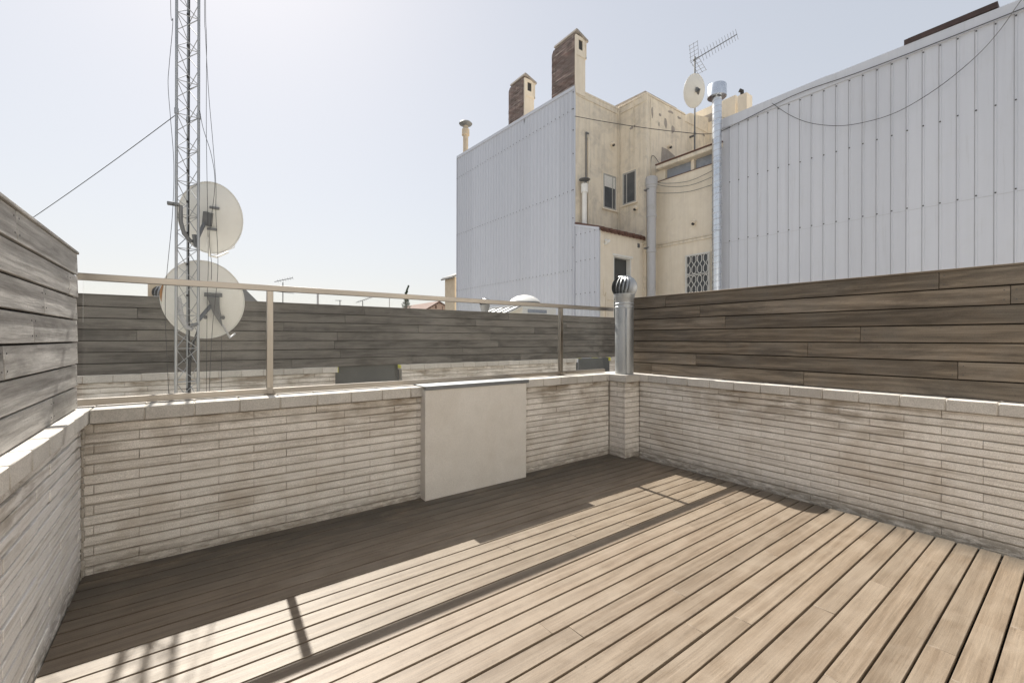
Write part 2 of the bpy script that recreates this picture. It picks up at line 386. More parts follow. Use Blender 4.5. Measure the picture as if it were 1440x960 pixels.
# ------------------------------------------------------------ brick walls
def brickwall(name, org, u, n, L, H, label, seedv, thick=.28, ztop=.957, phase=0.0, base_mortar=True, cope=True, cover=.285, back=.25, cope_u=None, parent=None, mat=None):
    """org: start on the face line at z=0, u: along, n: outward (towards viewer)"""
    rr = random.Random(seedv)
    org = Vector(org); u = Vector(u); n = Vector(n); z = Vector((0,0,1))
    M = Matrix(((u.x, n.x, 0, org.x), (u.y, n.y, 0, org.y), (u.z, n.z, 1, org.z), (0,0,0,1)))
    root = parent or thing(name, tuple(org+u*(L/2)), label, 'wall')
    core = MB(); core.box((0, -thick, -.04), (L, -.013, ztop-.002), M=M)
    core.build('mortar_core', M_mort, root)
    br = MB(); pitch = .0647; i = 0
    zt = ztop-.006
    while zt > .0:
        zb = zt-pitch+.0095+rr.uniform(-.0015, .002)
        if zb < .02: zb = -.045
        x = phase-(.22 if i % 2 else 0)-.44
        while x < L:
            a = max(x+.001+rr.uniform(0, .001), .002); b = min(x+.4393, L-.002)
            if b-a > .015 and zt-zb > .01:
                j = rr.uniform(-.003, .003)
                # rough rocky edge: split brick in 3 pieces horizontally for slight unevenness
                br.box((a, -.03, zb+rr.uniform(0, .0015)), (b, j, zt+rr.uniform(-.0015, .0005)), rr.random(), 0, .0022, M=M)
            x += .44
        zt -= pitch; i += 1
    br.build('brickwork', mat or M_brick, root)
    if base_mortar:
        bm = MB(); x = 0; 
        while x < L:
            b = min(x+rr.uniform(.05, .16), L)
            h = rr.uniform(.004, .02) if abs(u.x) > .5 else rr.uniform(-.03, -.004); d = rr.uniform(.001, .006)
            bm.box((x, -.02, -.05), (b, d, h), rr.random(), 0, .006, M=M); x = b
        bm.build('base_mortar', M_mort, root)
    if cope:
        cp = MB(); a0, a1 = cope_u or (0, L); x = a0-rr.uniform(0, .1)+.0
        cj = MB(); cj.box((a0+.004, -back+.004, ztop+.003), (a1-.004, .031, 1.0415), M=M); cj.build('coping_joint', M_mort, root)
        while x < a1:
            a = max(x, a0); b = min(x+.2635, a1)
            if b-a > .02:
                j = rr.uniform(-.0015, .0015)
                cp.box((a+.0012, -back, ztop), (b-.0012, .035+j, 1.045+rr.uniform(-.0012, .0012)), rr.random(), 0, .004, M=M)
            x += .268
        cp.build('coping', M_cope, root)
    return root
brickwall('parapet_wall', (-.55, 3.80, 0), (1,0,0), (0,-1,0), 4.935, 1, 'long pale brick parapet wall under the steel railing, behind the cream render box', 1, phase=.276-.22+.0, cope_u=(.04, 4.87), back=.25)
brickwall('parapet_wall', (-.55, -3, 0), (0,1,0), (1,0,0), 6.80, 1, 'pale brick parapet wall with sunlit coping below the silver grey fence, at the left edge', 2, phase=.1, cope_u=(0, 7.05), back=.2, mat=M_brick_lit)
brickwall('parapet_wall', (4.665, -3, 0), (0,1,0), (-1,0,0), 6.53, 1, 'pale brick parapet wall below the brown plank fence on the right', 3, phase=.2, cope_u=(0, 6.5), back=.28)
# pillar
pil = thing('brick_pillar', (4.525, 3.66, 0), 'short pale brick corner pillar carrying the galvanised vent pipe', 'pillar')
mb = MB(); mb.box((4.395, 3.542, -.04), (4.8, 3.99, .955)); mb.build('mortar_core', M_mort, pil)
rr = random.Random(5); mb = MB(); zt = .951; i = 0
while zt > .012:
    zb = max(zt-.0572, 0)
    if i % 2: xs = [(4.386, 4.52), (4.526, 4.664)]; ys = [(3.565, 3.78)]
    else: xs = [(4.386, 4.60), (4.606, 4.664)]; ys = [(3.565, 3.66), (3.666, 3.78)]
    j = rr.uniform(-.002, .002)
    for a, b in xs: mb.box((a+j, 3.532+j, zb), (b, 3.562, zt), rr.random(), 0, .002)
    for a, b in ys: mb.box((4.386+j, a, zb), (4.42, b, zt), rr.random(), 0, .002)
    zt -= .0647; i += 1
mb.build('brickwork', M_brick, pil)
mb = MB(); x = 4.384
mb.box((4.352, 3.497, .957), (4.60, 3.764, 1.046), .4, 0, .004); mb.box((4.601, 3.499, .957), (4.86, 3.764, 1.0455), .7, 0, .004)
mb.box((4.322+.0, 3.7655, .957), (4.86, 4.05, 1.0448), .55, 0, .004)
mb.build('coping', M_cope, pil)
# corner mortar bead on the left
mb = MB(); zz = 0
while zz < .95:
    h = rr.uniform(.03, .08); mb.box((-.552, 3.775, zz), (-.552+rr.uniform(.012, .022), 3.802, min(zz+h, .955)), rr.random(), 0, .006); zz += h
par0 = [o for o in bpy.data.objects if o.name == 'parapet_wall'][0]
mb.build('corner_mortar', M_mort, par0)

# far neighbour wall in one thing, with two openings
far = brickwall('parapet_wall', (-3.4, 7.21, 0), (1,0,0), (0,-1,0), 5.25, 1, 'pale brick wall of the next terrace below the dark plank fence', 11, phase=.1, base_mortar=False, cope_u=(0, 5.28), back=.25)
brickwall('x', (2.955, 7.21, 0), (1,0,0), (0,-1,0), 4.235, 1, '', 12, base_mortar=False, cope_u=(-.03, 4.235), back=.25, parent=far)
brickwall('x', (8.345, 7.21, 0), (1,0,0), (0,-1,0), 1.4, 1, '', 13, base_mortar=False, cope_u=(0, 1.4), back=.25, parent=far)
mb = MB(); mb.box((1.878, 7.174, .957), (1.884, 7.3, 1.043)); mb.box((2.918, 7.173, .985), (2.924, 7.3, 1.043))
mb.box((8.338, 7.17, .965), (8.344, 7.3, 1.043)); mb.box((7.19, 7.165, 1.043), (7.34, 7.21, 1.046)); mb.box((7.7, 7.165, 1.043), (7.9, 7.21, 1.046))
mb.build('foam_strip', M_yelmark, far, label='yellow foam strip at the cut coping ends')
far['label'] = 'pale brick wall of the next terrace below the dark plank fence'
t = thing('metal_panel', (2.4, 7.3, 0), 'wide charcoal metal panel filling the brick wall opening under the dark fence', 'panel')
mb = MB(); mb.box((1.852, 7.30, 0), (2.86, 7.32, 1.044), c=.002); mb.build('sheet', M_char, t)
mb = MB(); mb.box((2.86, 7.325, 0), (2.953, 7.335, 1.044)); mb.build('side_jamb', M_char, t)
t = thing('metal_panel', (7.76, 7.2, 0), 'small dark metal panel with yellow edge spots, beside the vent pipe', 'panel')
mb = MB(); mb.box((7.25, 7.18, 0), (8.28, 7.20, 1.04), c=.002); mb.build('sheet', M_char, t)
mb = MB(); mb.box((7.192, 7.205, 0), (7.25, 7.22, .95)); mb.build('side_jamb', M_char, t); mb = MB(); mb.box((8.28, 7.205, 0), (8.343, 7.22, .95)); mb.build('side_jamb', M_char, t)

# ------------------------------------------------------------ plank fences
def fence(org, u, n, L, mat, label, seedv, zb=1.05, rows=7, pitch=.1412, board=(1.6, 2.6), capmat=None, ragged=0.0):
    rr = random.Random(seedv); org = Vector(org); u = Vector(u); n = Vector(n)
    M = Matrix(((u.x, n.x, 0, org.x), (u.y, n.y, 0, org.y), (0, 0, 1, 0), (0,0,0,1)))
    root = thing('plank_fence', tuple(org+u*(L/2)+Vector((0,0,1.045))), label, 'fence')
    mb = MB()
    for i in range(rows):
        z0 = zb+i*pitch; x = -rr.random()*1.5
        while x < L:
            l = rr.uniform(*board); a = max(x, 0); b = min(x+l, L-(rr.uniform(0, ragged) if x+l > L else 0))
            if b-a > .03:
                tilt = rr.uniform(.003, .007); dn = rr.uniform(-.001, .001)
                T = M @ Matrix.Translation((0, dn, z0)) @ Matrix.Rotation(tilt/.13, 4, 'X')
                mb.box((a+.0015, -.022, .003), (b-.0015, 0, pitch-.0065), rr.random(), 0, .0022, M=T)
                for sx_ in (a+.03, b-.03):
                    for sz_ in (.035, .105): mb.box((sx_-.0035, -.002, sz_-.0035), (sx_+.0035, .0012, sz_+.0035), .5, 1, M=T)
            x += l
    mb.build('board_panel', [mat, M_screw], root)
    mb = MB(); mb.box((0, -.034, zb-.002), (L-.01, -.024, zb+rows*pitch-.01), M=M)
    k = .3
    while k < L: mb.box((k, -.075, zb-.004), (k+.05, -.035, zb+rows*pitch-.012), M=M); k += .9
    mb.build('batten_frame', M_sub, root)
    mb = MB(); mb.box((0, -.05, zb+rows*pitch-.006), (L, .004, zb+rows*pitch+.012), .5, 0, .003, M=M); mb.build('cap_board', mat, root)
    return root
fence((-.58, -3, 0), (0,1,0), (1,0,0), 6.90, M_fl, 'silver grey weathered plank fence at the left edge, on the sunlit coping', 21, ragged=.012)
fence((4.765, 3.72, 0), (0,-1,0), (-1,0,0), 6.72, M_fr, 'brown plank fence on the right behind the vent pipe', 22, ragged=.02)
fence((9.7, 7.212, 0), (-1,0,0), (0,-1,0), 13.1, M_ff, 'long dark grey plank fence beyond the steel railing', 23, zb=1.049, pitch=.1385, board=(1.8, 3.2))

# ------------------------------------------------------------ steel railing with glass
t = thing('steel_railing', (2, 3.98, 1.045), 'brushed steel railing with dusty glass panes on the long parapet', 'railing')
X0, X1 = -.60, 4.50; ys, ye = 3.96, 4.005
mb = MB(); mb.box((X0, ys, 1.880), (X1+.17, ye, 1.925), c=.002); mb.build('top_rail', M_steel, t)
mb = MB(); mb.box((X0, ys, 1.052), (X1, ye, 1.096), c=.002); mb.build('bottom_rail', M_steel, t)
M_steelv = plain('brushed_steel_upright', (.38,.345,.30), .34, 1, .12, 3, (14, 14, 1), dirt=(.38,.33,.27), dirt_amt=.4)
for px in (.514, 3.70):
    mb = MB(); mb.box((px-.0225, ys+.0005, 1.0965), (px+.0225, ye-.0005, 1.8795), c=.002); p = mb.build('post', M_steelv, t)
    mb = MB(); mb.lathe((px-.004, ys-.001, 1.074), [(.0, .0), (.019, .0), (.019, .006), (.0, .006)], 18, M=Matrix.Rotation(pi/2, 4, 'X'), cap=False)
    mb.box((px+.021, ys-.010, 1.066), (px+.034, ys-.0005, 1.092), c=.002)
    mb.box((px-.04, ys-.045, 1.0465), (px+.04, ys+.04, 1.0515))
    mb.build('foot_clamp', M_steel, p)
for a, b in ((X0+.03, .49), (.538, 3.676), (3.724, X1-.02)):
    mb = MB(); mb.box((a, 3.980, 1.0965), (b, 3.986, 1.8795)); mb.build('glass_pane', M_glass, t)

# ------------------------------------------------------------ cream render box against the wall
t = thing('render_box', (2.34, 3.75, 0), 'cream rendered box with a dark metal lid, standing against the brick parapet', 'box')
mb = MB(); mb.box((1.745, 3.702, -.02), (2.937, 3.812, 1.018), c=.003); mb.build('render_body', M_rend, t)
mb = MB(); mb.box((1.742, 3.692, 1.0205), (2.965, 3.70, 1.056), mat=1); mb.box((1.742, 3.70, 1.049), (2.965, 3.955, 1.056), mat=0)
mb.box((2.957, 3.70, 1.0205), (2.965, 3.80, 1.0488), mat=1)
mb.build('metal_lid', [M_galv, M_dkmet], t)

# ------------------------------------------------------------ vent pipe with turbine
def turbine(mb, c, r, h, nv=20, mat=0, dark=1):
    c = Vector(c)
    mb.lathe(c, [(r*.55, .01), (r*.72, h*.5), (r*.3, h*.94)], 20, mat=dark)
    mb.lathe(c, [(r*.80, -.01*r/.15), (r*.84, 0), (r*.84, h*.06), (r*.78, h*.07)], 28, mat=mat)
    prof = [(.80, .04), (.93, .15), (1.0, .32), (1.0, .50), (.93, .68), (.76, .84), (.50, .96)]
    for k in range(nv):
        th = 2*pi*k/nv; vs = []; fs = []
        for i, (pr, pz) in enumerate(prof):
            tw = .32*(pz-.3)
            a0 = th+tw; a1 = th+tw+2*pi/nv*.95
            ri = r*pr*(.74); ro = r*pr*1.02
            vs.append(c+Vector((ri*cos(a0), ri*sin(a0), h*pz))); vs.append(c+Vector((r*pr*.93*cos((a0+a1)/2), r*pr*.93*sin((a0+a1)/2), h*pz))); vs.append(c+Vector((ro*cos(a1), ro*sin(a1), h*pz)))
        for i in range(len(prof)-1):
            b = i*3; fs += [(b, b+1, b+4, b+3), (b+1, b+2, b+5, b+4)]
        mb.add(vs, fs, .5, mat, True)
    mb.lathe(c, [(r*.54, h*.945), (r*.5, h*.985), (r*.2, h*1.0), (0.001, h*1.005)], 28, mat=mat)
t = thing('vent_pipe', (4.53, 3.665, 1.045), 'fat galvanised vent pipe with a ribbed spinning cowl, standing on the brick pillar', 'vent pipe')
mb = MB(); R = .117
pr = [(R, 1.047), (R, 1.895), (R+.004, 1.90), (R+.004, 1.912), (R, 1.917), (R, 1.94), (R+.006, 1.945), (R+.006, 1.955), (R, 1.96), (R, 1.985), (R+.003, 1.99), (R+.003, 2.02), (R+.010, 2.03), (R+.012, 2.055), (R+.004, 2.06)]
mb.lathe((4.53, 3.665, 0), pr, 48)
for z in (1.2, 1.5): pass
mb.box((4.44, 3.555, 1.05), (4.452, 3.585, 1.89), c=.003)
mb.build('pipe', M_galv, t)
mb = MB(); turbine(mb, (4.53, 3.665, 2.065), .158, .25, 20); mb.build('cowl', [M_galv, M_dkmet], t)

# ------------------------------------------------------------ lattice mast
t = thing('lattice_mast', (-.03, 6.16, 0), 'tall grey triangular lattice mast carrying the two large dishes', 'mast')
legs = [(-.13, 6.1), (-.026, 6.275), (.07, 6.1)]
for i, (x, y) in enumerate(legs):
    mb = MB(); mb.tube([(x, y, -.01), (x, y, 4.02)], .0145, 10); mb.tube([(x, y, 4.02), (x, y, 9.0)], .0145, 10)
    mb.tube([(x, y, 3.99), (x, y, 4.05)], .021, 10); mb.tube([(x, y, 1.0), (x, y, 1.05)], .019, 10)
    mb.build('leg', M_galv, t)
mb = MB(); z = .28; nodes = []
zs = [4.0+.374*k*(1) for k in range(-11, 14)]
for z in zs:
    if z < -.05: continue
    for i in range(3):
        a = legs[i]; b = legs[(i+1) % 3]
        mb.tube([(a[0], a[1], z), (b[0], b[1], z-.0)], .0042, 6, cap=False)
        mb.tube([(a[0], a[1], z), (b[0], b[1], z-.20)], .0040, 6, cap=False)
        mb.tube([(b[0], b[1], z-.20), (a[0], a[1], z-.374)], .0040, 6, cap=False)
mb.build('bracing', M_galv, t)
mb = MB()
for z in [.9+.36*k for k in range(16)]:
    mb = MB(); mb.box((-.042, 6.245, z), (-.012, 6.27, z+.022), c=.003); mb.build('cable_tie', M_black, t)
mb = MB(); mb.tube([(-.018, 6.238, 0), (-.018, 6.240, 1.4), (-.012, 6.242, 1.55), (-.02, 6.24, 2.4), (-.016, 6.243, 5), (-.017, 6.24, 9)], .008, 6)
mb.tube([(-.012, 6.235, 0), (-.006, 6.235, 1.2), (.03, 6.20, 1.45), (.07, 6.2, 1.6)], .013, 6)
mb.build('coax_bundle', M_black, t)

def cable(pts, r, label, name='cable', mat=None, cat='cable', group=None, sub=6):
    P = [Vector(p) for p in pts]; Q = []
    for i in range(len(P)-1):       # Catmull-Rom
        p0 = P[max(i-1, 0)]; p1 = P[i]; p2 = P[i+1]; p3 = P[min(i+2, len(P)-1)]
        for k in range(sub):
            s = k/sub; Q.append(.5*((2*p1)+(p2-p0)*s+(2*p0-5*p1+4*p2-p3)*s*s+(3*p1-p0-3*p2+p3)*s**3))
    Q.append(P[-1]); mb = MB(); mb.tube(Q, r, 6)
    tags = dict(label=label, category=cat)
    if group: tags['group'] = group
    return mb.build(name, mat or M_black, None, **tags)
G = 'cables hanging beside the lattice mast'
cable([(-.17,6.0,7.5),(-.18,6.0,5.17),(-.16,6.0,4.95),(-.19,6.0,4.47),(-.20,6.0,4.24),(-.18,6.0,3.9),(-.15,6.0,3.4),(-.16,6.0,2.86),(-.21,6.0,2.15),(-.22,6.0,1.77),(-.20,6.0,1.15),(-.17,6.0,.4),(-.16,6.0,0)], .0028, 'thin dark cable wandering down the left side of the lattice mast', group=G)
cable([(.13,6.0,7.5),(.13,6.0,5.31),(.14,6.0,4.84),(.14,6.0,3.79),(.16,6.0,2.43),(.15,6.0,1.86),(.14,6.0,0)], .0028, 'straight thin cable just right of the lattice mast, nearest to its right leg', group=G)
cable([(.115,6.0,7.5),(.12,6.0,5.31),(.13,6.0,4.91),(.16,6.0,4.28),(.20,6.0,3.73),(.23,6.0,3.25),(.23,6.0,2.92),(.25,6.0,2.28),(.20,6.0,1.62),(.17,6.0,.82),(.17,6.0,0)], .0028, 'thin cable bowing furthest out to the right of the lattice mast, over both dishes', group=G)
cable([(.08,6.09,4.09),(.11,6.0,3.86),(.19,6.0,3.56),(.22,6.0,3.23),(.17,6.0,2.67),(.19,6.0,2.35),(.20,6.35,2.2)], .0028, 'short thin cable leaving the mast joint and ending at the upper dish', group=G)
cable([(.32,6.9,2.0),(.33,6.9,1.5),(.33,6.95,.9),(.33,7,0)], .003, 'thin cable dropping from behind the lower dish to the patio', group=G)
guy = []
for k in range(9):
    s = k/8; guy.append((-.14-2.98*s, 6.1+3.8*s, 3.97-1.84*s-.28*s*(1-s)))
cable(guy, .004, 'dark guy cable running from the lattice mast down past the left fence', sub=3)

# ------------------------------------------------------------ dishes
def dish(loc, wdt, hgt, face, label, roll=0, depth=.08, rust=False, lnb=True):
    """face: direction the dish looks (away from camera); back towards viewer"""
    root = thing('satellite_dish', loc, label, 'satellite dish')
    F = Vector(face).normalized(); R_ = F.cross(Vector((0,0,1))).normalized(); U = R_.cross(F)
    if roll:
        q = Matrix.Rotation(roll, 3, F); R_ = q @ R_; U = q @ U
    c = Vector(loc); mb = MB(); n = 56; rings = 9; vs = []; fs = []
    def pt(rr_, th, off=0):
        return c+R_*(wdt/2*rr_*cos(th))+U*(hgt/2*rr_*sin(th))+F*(depth*rr_*rr_-depth+off)
    for side, off in ((0, 0), (1, .006)):
        base = len(vs); vs.append(pt(0, 0, off))
        for i in range(1, rings+1):
            for k in range(n): vs.append(pt(i/rings, 2*pi*k/n, off))
        def ix(i, k): return base+1+(i-1)*n+k % n
        for k in range(n):
            f = (base, ix(1, k+1), ix(1, k)); fs.append(f if side == 0 else f[::-1])
            for i in range(1, rings):
                f = (ix(i, k), ix(i, k+1), ix(i+1, k+1), ix(i+1, k)); fs.append(f if side == 0 else f[::-1])
    m1 = 1+(rings-1)*n
    for k in range(n):
        a = m1+k; b = m1+(k+1) % n; o = 1+rings*n
        fs.append((a, b, b+o, a+o))
    mb.add(vs, fs, .5, 0, True)
    mb.build('reflector', M_dish, root)
    mb = MB(); ring = [pt(1.0, 2*pi*k/48, 0)-F*.004 for k in range(49)]
    mb.tube(ring, .007 if wdt > .5 else .006, 6, cap=False); mb.build('rim', M_dish, root)
    if rust:
        mb = MB(); arc = [pt(.985, th, -.006) for th in [pi*.86+.5*k/10 for k in range(11)]]
        mb.tube(arc, .01, 6, rs=[.002+.012*sin(pi*k/10) for k in range(11)]); mb.build('rust_stain', M_rust, root)
    return root, c, F, R_, U, pt
# lower dish
r1, c, F, R_, U, pt = dish((.13, 6.52, 1.96), .84, .99, (.12, .92, .38), 'large pale grey satellite dish with rusty left rim, lower of the two on the mast', 0, .09, True)
mb = MB(); bk = c-F*.09
mb.prism([bk+R_*.05+U*.10-F*.01, bk+R_*.17+U*.10-F*.01, bk+R_*.17-U*.05-F*.01, bk+R_*.19-U*.28-F*.01, bk+R_*.10-U*.10-F*.01], -F*.06)
mb.prism([bk+R_*.02+U*.13-F*.005, bk+R_*.20+U*.13-F*.005, bk+R_*.20+U*.09-F*.005, bk+R_*.02+U*.09-F*.005], -F*.03)
mb.tube([bk+R_*.08-U*.02-F*.05, Vector((.07, 6.1, 1.70))], .022, 8); mb.tube([(.0, 6.12, 1.64), (.075, 6.10, 1.66)], .02, 8)
for s in (-1, 1): mb.tube([bk+R_*(.11+.09*s)-U*.18-F*.0, bk+R_*(.11+.09*s)-U*.18-F*.03], .02, 10)
mb.build('mount_bracket', M_dkmet, r1)
mb = MB(); mb.tube([bk+R_*.19-U*.28, bk+R_*.26-U*.47+F*.04, bk+R_*.30-U*.50+F*.25], .012, 8); mb.build('feed_arm', M_pvc, r1)
mb = MB(); mb.tube([(-.11, 6.16, 1.95), (-.085, 6.2, 1.75), (-.04, 6.22, 1.63), (.02, 6.2, 1.6)], .024, 8); mb.build('mount_tube', M_pvc, r1)
# upper dish
r2, c, F, R_, U, pt = dish((.20, 6.50, 2.97), .70, .86, (.38, .86, .30), 'pale satellite dish, upper of the two on the mast, tilted to the right', .22, .08)
mb = MB(); bk = c-F*.08
mb.prism([bk-R_*.04+U*.08-F*.005, bk+R_*.05+U*.08-F*.005, bk+R_*.05-U*.08-F*.005, bk-R_*.04-U*.08-F*.005], -F*.05)
for s in (-1, 1): mb.box((-.05, -.02, -.012), (.05, .02, .012), c=.004, M=Matrix.Translation(bk+R_*(.06)+U*(.02+.13*s)-F*.02))
mb.tube([(-.17, 6.08, 2.98), (-.09, 6.09, 2.97), (-.09, 6.1, 2.80), (-.06, 6.12, 2.67), (.0, 6.15, 2.60), (.05, 6.2, 2.62), bk-R_*.02-U*.05-F*.03], .021, 8)
mb.box((-.21, 6.05, 2.965), (-.10, 6.12, 2.995), c=.004); mb.tube([(.03, 6.14, 2.68), (.05, 6.16, 2.54)], .022, 8)
mb.build('mount_bracket', M_dkmet, r2)
mb = MB(); e = bk-U*.42+R_*.05
mb.tube([bk-U*.22+R_*.02, bk-U*.33+R_*.03, e-U*.03+F*.03, e-U*.045+F*.1+R_*.05, e+U*.01+F*.3+R_*.1], .014, 8)
mb.build('feed_arm', M_white, r2)
mb = MB(); mb.tube([e-U*.04+F*.05+R_*.01, e+U*.02+R_*.10, pt(1, -pi*.32), pt(1.05, -pi*.22), pt(.98, -pi*.18)], .005, 6); mb.build('feed_cable', M_white, r2)

# ------------------------------------------------------------ left clad building with plaster light well
B = thing('apartment_building', (12, 12, -12), 'tall building with pale blue ribbed cladding, cream plaster walls and two brick chimneys', 'building')
def cladding(mb, X, ya, yb, z0, zf, ribs, rows, d=.024, wr=.03, seed=1, seam=.007):
    """profiled sheet in plane x=X facing -X, ribs at given y, top given by zf(y)"""
    ys = [ya]; prof = [(ya, 0)]
    for y in sorted(ribs):
        if ya+.04 < y < yb-.04: prof += [(y-wr, 0), (y-wr*.45, d), (y+wr*.45, d), (y+wr, 0)]
    prof.append((yb, 0)); vs = []; fs = []
    for (y, o) in prof: vs += [(X-o, y, z0), (X-o, y, zf(y))]
    for i in range(len(prof)-1): fs.append((2*i, 2*i+1, 2*i+3, 2*i+2))
    fs = [f[::-1] for f in fs]
    # sheet by sheet tone
    rr = random.Random(seed)
    tone = .5
    for i, f in enumerate(fs):
        if i % 16 == 0: tone = rr.random()
        mb.add([vs[j] for j in f], [(0,1,2,3)], tone, 0)
    for y in ribs:
        if ya+.04 < y < yb-.04: mb.prism([(X-.0045, y+wr+.001, z0), (X-.0045, y+wr+.001, zf(y)-.004), (X-.0045, y+wr+.001+seam, zf(y)-.004), (X-.0045, y+wr+.001+seam, z0)], (.004, 0, 0), .5, 3)  # dark line beside each rib: lap seam plus rib shade painted in
    for y in ribs:
        if not (ya < y < yb): continue
        for zr in rows:
            if zr < zf(y)-.03 and zr > z0:
                zz = zr+rr.uniform(-.01, .01)
                mb.box((X-d-.012, y-.013, zz-.013), (X-d+.002, y+.013, zz+.013), .5, 1)
    for zr in rows[:]:
        if zr in LAPS: mb.box((X-.004, ya+.01, zr-.045), (X-.0005, yb-.01, zr-.039), .5, 2)
LAPS = (9.33, 6.565, 3.84, 4.49)
cl = MB(); zt = lambda y: 10.02+(y-10.6)*.035
ribsL = [9.667+.2098*k for k in range(60)]
cladding(cl, 10.5, 10.612, 18.7, -.02, zt, ribsL, (9.33, 6.565, 3.84), seam=.015)
zt2 = lambda y: 5.02+(y-9.49)*.29
cladding(cl, 10.5, 9.49, 10.6115, -.02, zt2, ribsL, (5.0, 4.1, 3.0), seed=3, seam=.013)
for zr in (9.9, 9.33, 8.6, 7.8, 6.565, 5.6, 4.6): cl.box((10.47, 10.66, zr), (10.499, 10.685, zr+.025), .5, 1)
M_seam_shade = plain('seam_rib_shade', (.38,.385,.40), .6)
cl.build('cladding', [M_clad, M_screw, M_pvc, M_seam_shade], B)
mb = MB()
mb.prism([(10.46, 10.60, 10.0), (10.46, 18.72, 10.30), (10.46, 18.72, 10.42), (10.46, 10.60, 10.10)], (.12, 0, 0))
mb.box((10.462, 10.592, -.02), (10.52, 10.622, 10.0)); mb.prism([(10.462, 9.48, 4.98), (10.462, 10.60, 5.33), (10.462, 10.60, 5.39), (10.462, 9.48, 5.06)], (.08, 0, 0))
mb.box((10.462, 9.48, -.02), (10.53, 9.50, 5.0)); mb.box((10.462, 18.70, -.02), (10.53, 18.73, 10.3))
mb.build('edge_flashing', M_clad, B)
mb = MB()
mb.box((10.512, 10.60, -12), (20, 18.7, 9.98))                       # body behind the cladding
mb.box((12.764, 9.387, -12), (15.15, 14.0, 10.02))                   # projecting block
mb.box((15.152, 9.46, -12), (17.0, 14.0, 9.9))
mb.box((12.752, 9.375, -12), (12.95, 9.60, 10.022))                   # corner pilaster
mb.build('wall', M_yel, B)
mb = MB()
mb.prism([(15.15, 9.44, 9.85), (16.9, 9.44, 9.85), (16.9, 9.44, 10.5), (16.2, 9.44, 10.35), (15.6, 9.44, 10.28), (15.3, 9.44, 10.12), (15.15, 9.44, 10.1)], (0, .12, 0))
mb.box((10.53, 10.585, 9.982), (12.755, 10.80, 10.06), c=.01); mb.box((12.745, 9.36, 10.024), (12.95, 10.70, 10.10), c=.01); mb.box((12.95, 9.362, 10.024), (15.14, 9.60, 10.09), c=.01)
mb.box((12.735, 9.34, 9.80), (12.751, 10.57, 9.84)); mb.box((10.6, 10.575, 9.80), (12.75, 10.598, 9.84))
mb.build('parapet_coping', M_yel, B)
mb = MB(); mb.prism([(13.4, 9.9, 10.50), (13.4, 11.4, 10.56), (13.4, 11.4, 10.66), (13.4, 9.9, 10.60)], (2.0, 0, 0)); mb.box((13.5, 10.0, 10.0), (15.2, 11.3, 10.5)); mb.build('roof', M_patch, B)
# weather damage patches
rr = random.Random(31)
def blot(cx, cz, rx, rz, y=None, x=None, n=9):
    pts = []
    for k in range(n):
        a = 2*pi*k/n; q = rr.uniform(.6, 1.15)
        if x is None: pts.append((cx+rx*q*cos(a), y, cz+rz*q*sin(a)))
        else: pts.append((x, cx+rx*q*cos(a), cz+rz*q*sin(a)))
    mb = MB(); mb.prism(pts, (0, .008, 0) if x is None else (.008, 0, 0)); mb.build('plaster_damage', M_patch, B)
for cx, cz, rx, rz in [(13.9,9.35,.14,.2),(14.35,9.25,.12,.18),(13.55,9.55,.07,.07),(14.2,9.85,.18,.05),(14.75,9.8,.13,.05),(13.5,9.2,.04,.08),(13.1,9.5,.06,.2)]:
    blot(cx, cz, rx, rz, y=9.380)
for cx, cz, rx, rz in [(15.95,9.6,.1,.1),(16.4,8.8,.07,.3),(15.9,8.65,.09,.09),(16.6,9.7,.1,.06)]: blot(cx, cz, rx, rz, y=9.452)
for cx, cz, rx, rz in [(9.95,9.1,.14,.08)]: blot(cx, cz, rx, rz, x=12.757)
mb = MB(); mb.prism([(13.62,9.378,7.85),(14.9,9.378,8.12),(14.45,9.378,8.30),(14.0,9.378,8.42),(13.66,9.378,8.42)], (0,.008,0))
mb.build('plaster_damage', M_patch, B)
# annex with tiled eave
mb = MB()
mb.prism([(10.515, 9.492, -.02), (10.515, 9.492, 4.98), (10.515, 10.59, 5.28), (10.515, 10.59, -.02)], (.67, 0, 0))
mb.prism([(12.10, 9.492, -.02), (12.10, 9.492, 4.98), (12.10, 10.59, 5.28), (12.10, 10.59, -.02)], (.66, 0, 0))
mb.prism([(11.185, 9.492, 4.24), (11.185, 9.492, 4.98), (11.185, 10.59, 5.28), (11.185, 10.59, 4.24)], (.915, 0, 0))
mb.build('annex_wall', M_yel2, B)
mb = MB(); k = 0; x = 10.56
while x < 12.80:
    n = 8
    vs = []; 
    for (yy, zz) in ((9.36, 5.00), (10.585, 5.40)):
        for j in range(n+1):
            a = pi*j/n; vs.append((x+.085*cos(a), yy+(.03*(k % 2)), zz+.07*sin(a)+(.0)))
    fs = [(j, j+1, n+1+j+1, n+1+j) for j in range(n)]; mb.add(vs, fs, .5, 0, True)
    mb.add(vs[:n+1], [tuple(range(n+1))], .5, 0)
    xc = x+.095; vs = []
    for (yy, zz) in ((9.40, 4.985), (10.4, 5.34)):
        for j in range(n+1):
            a = pi*j/n; vs.append((xc+.08*cos(a), yy, zz-.065*sin(a)))
    mb.add(vs, [(j, j+1, n+1+j+1, n+1+j)[::-1] for j in range(n)], .5, 0, True); mb.add(vs[:n+1], [tuple(range(n+1))], .5, 0)
    x += .19; k += 1
mb.prism([(10.52, 9.40, 4.985), (10.52, 10.588, 5.31), (10.52, 10.588, 5.40), (10.52, 9.40, 5.02)], (2.24, 0, 0))
mb.build('tiled_roof', M_tile, B)
d = MB(); d.box((11.187, 9.70, 2.0), (12.098, 9.72, 4.238)); d.build('door', M_char, B)
d = MB(); 
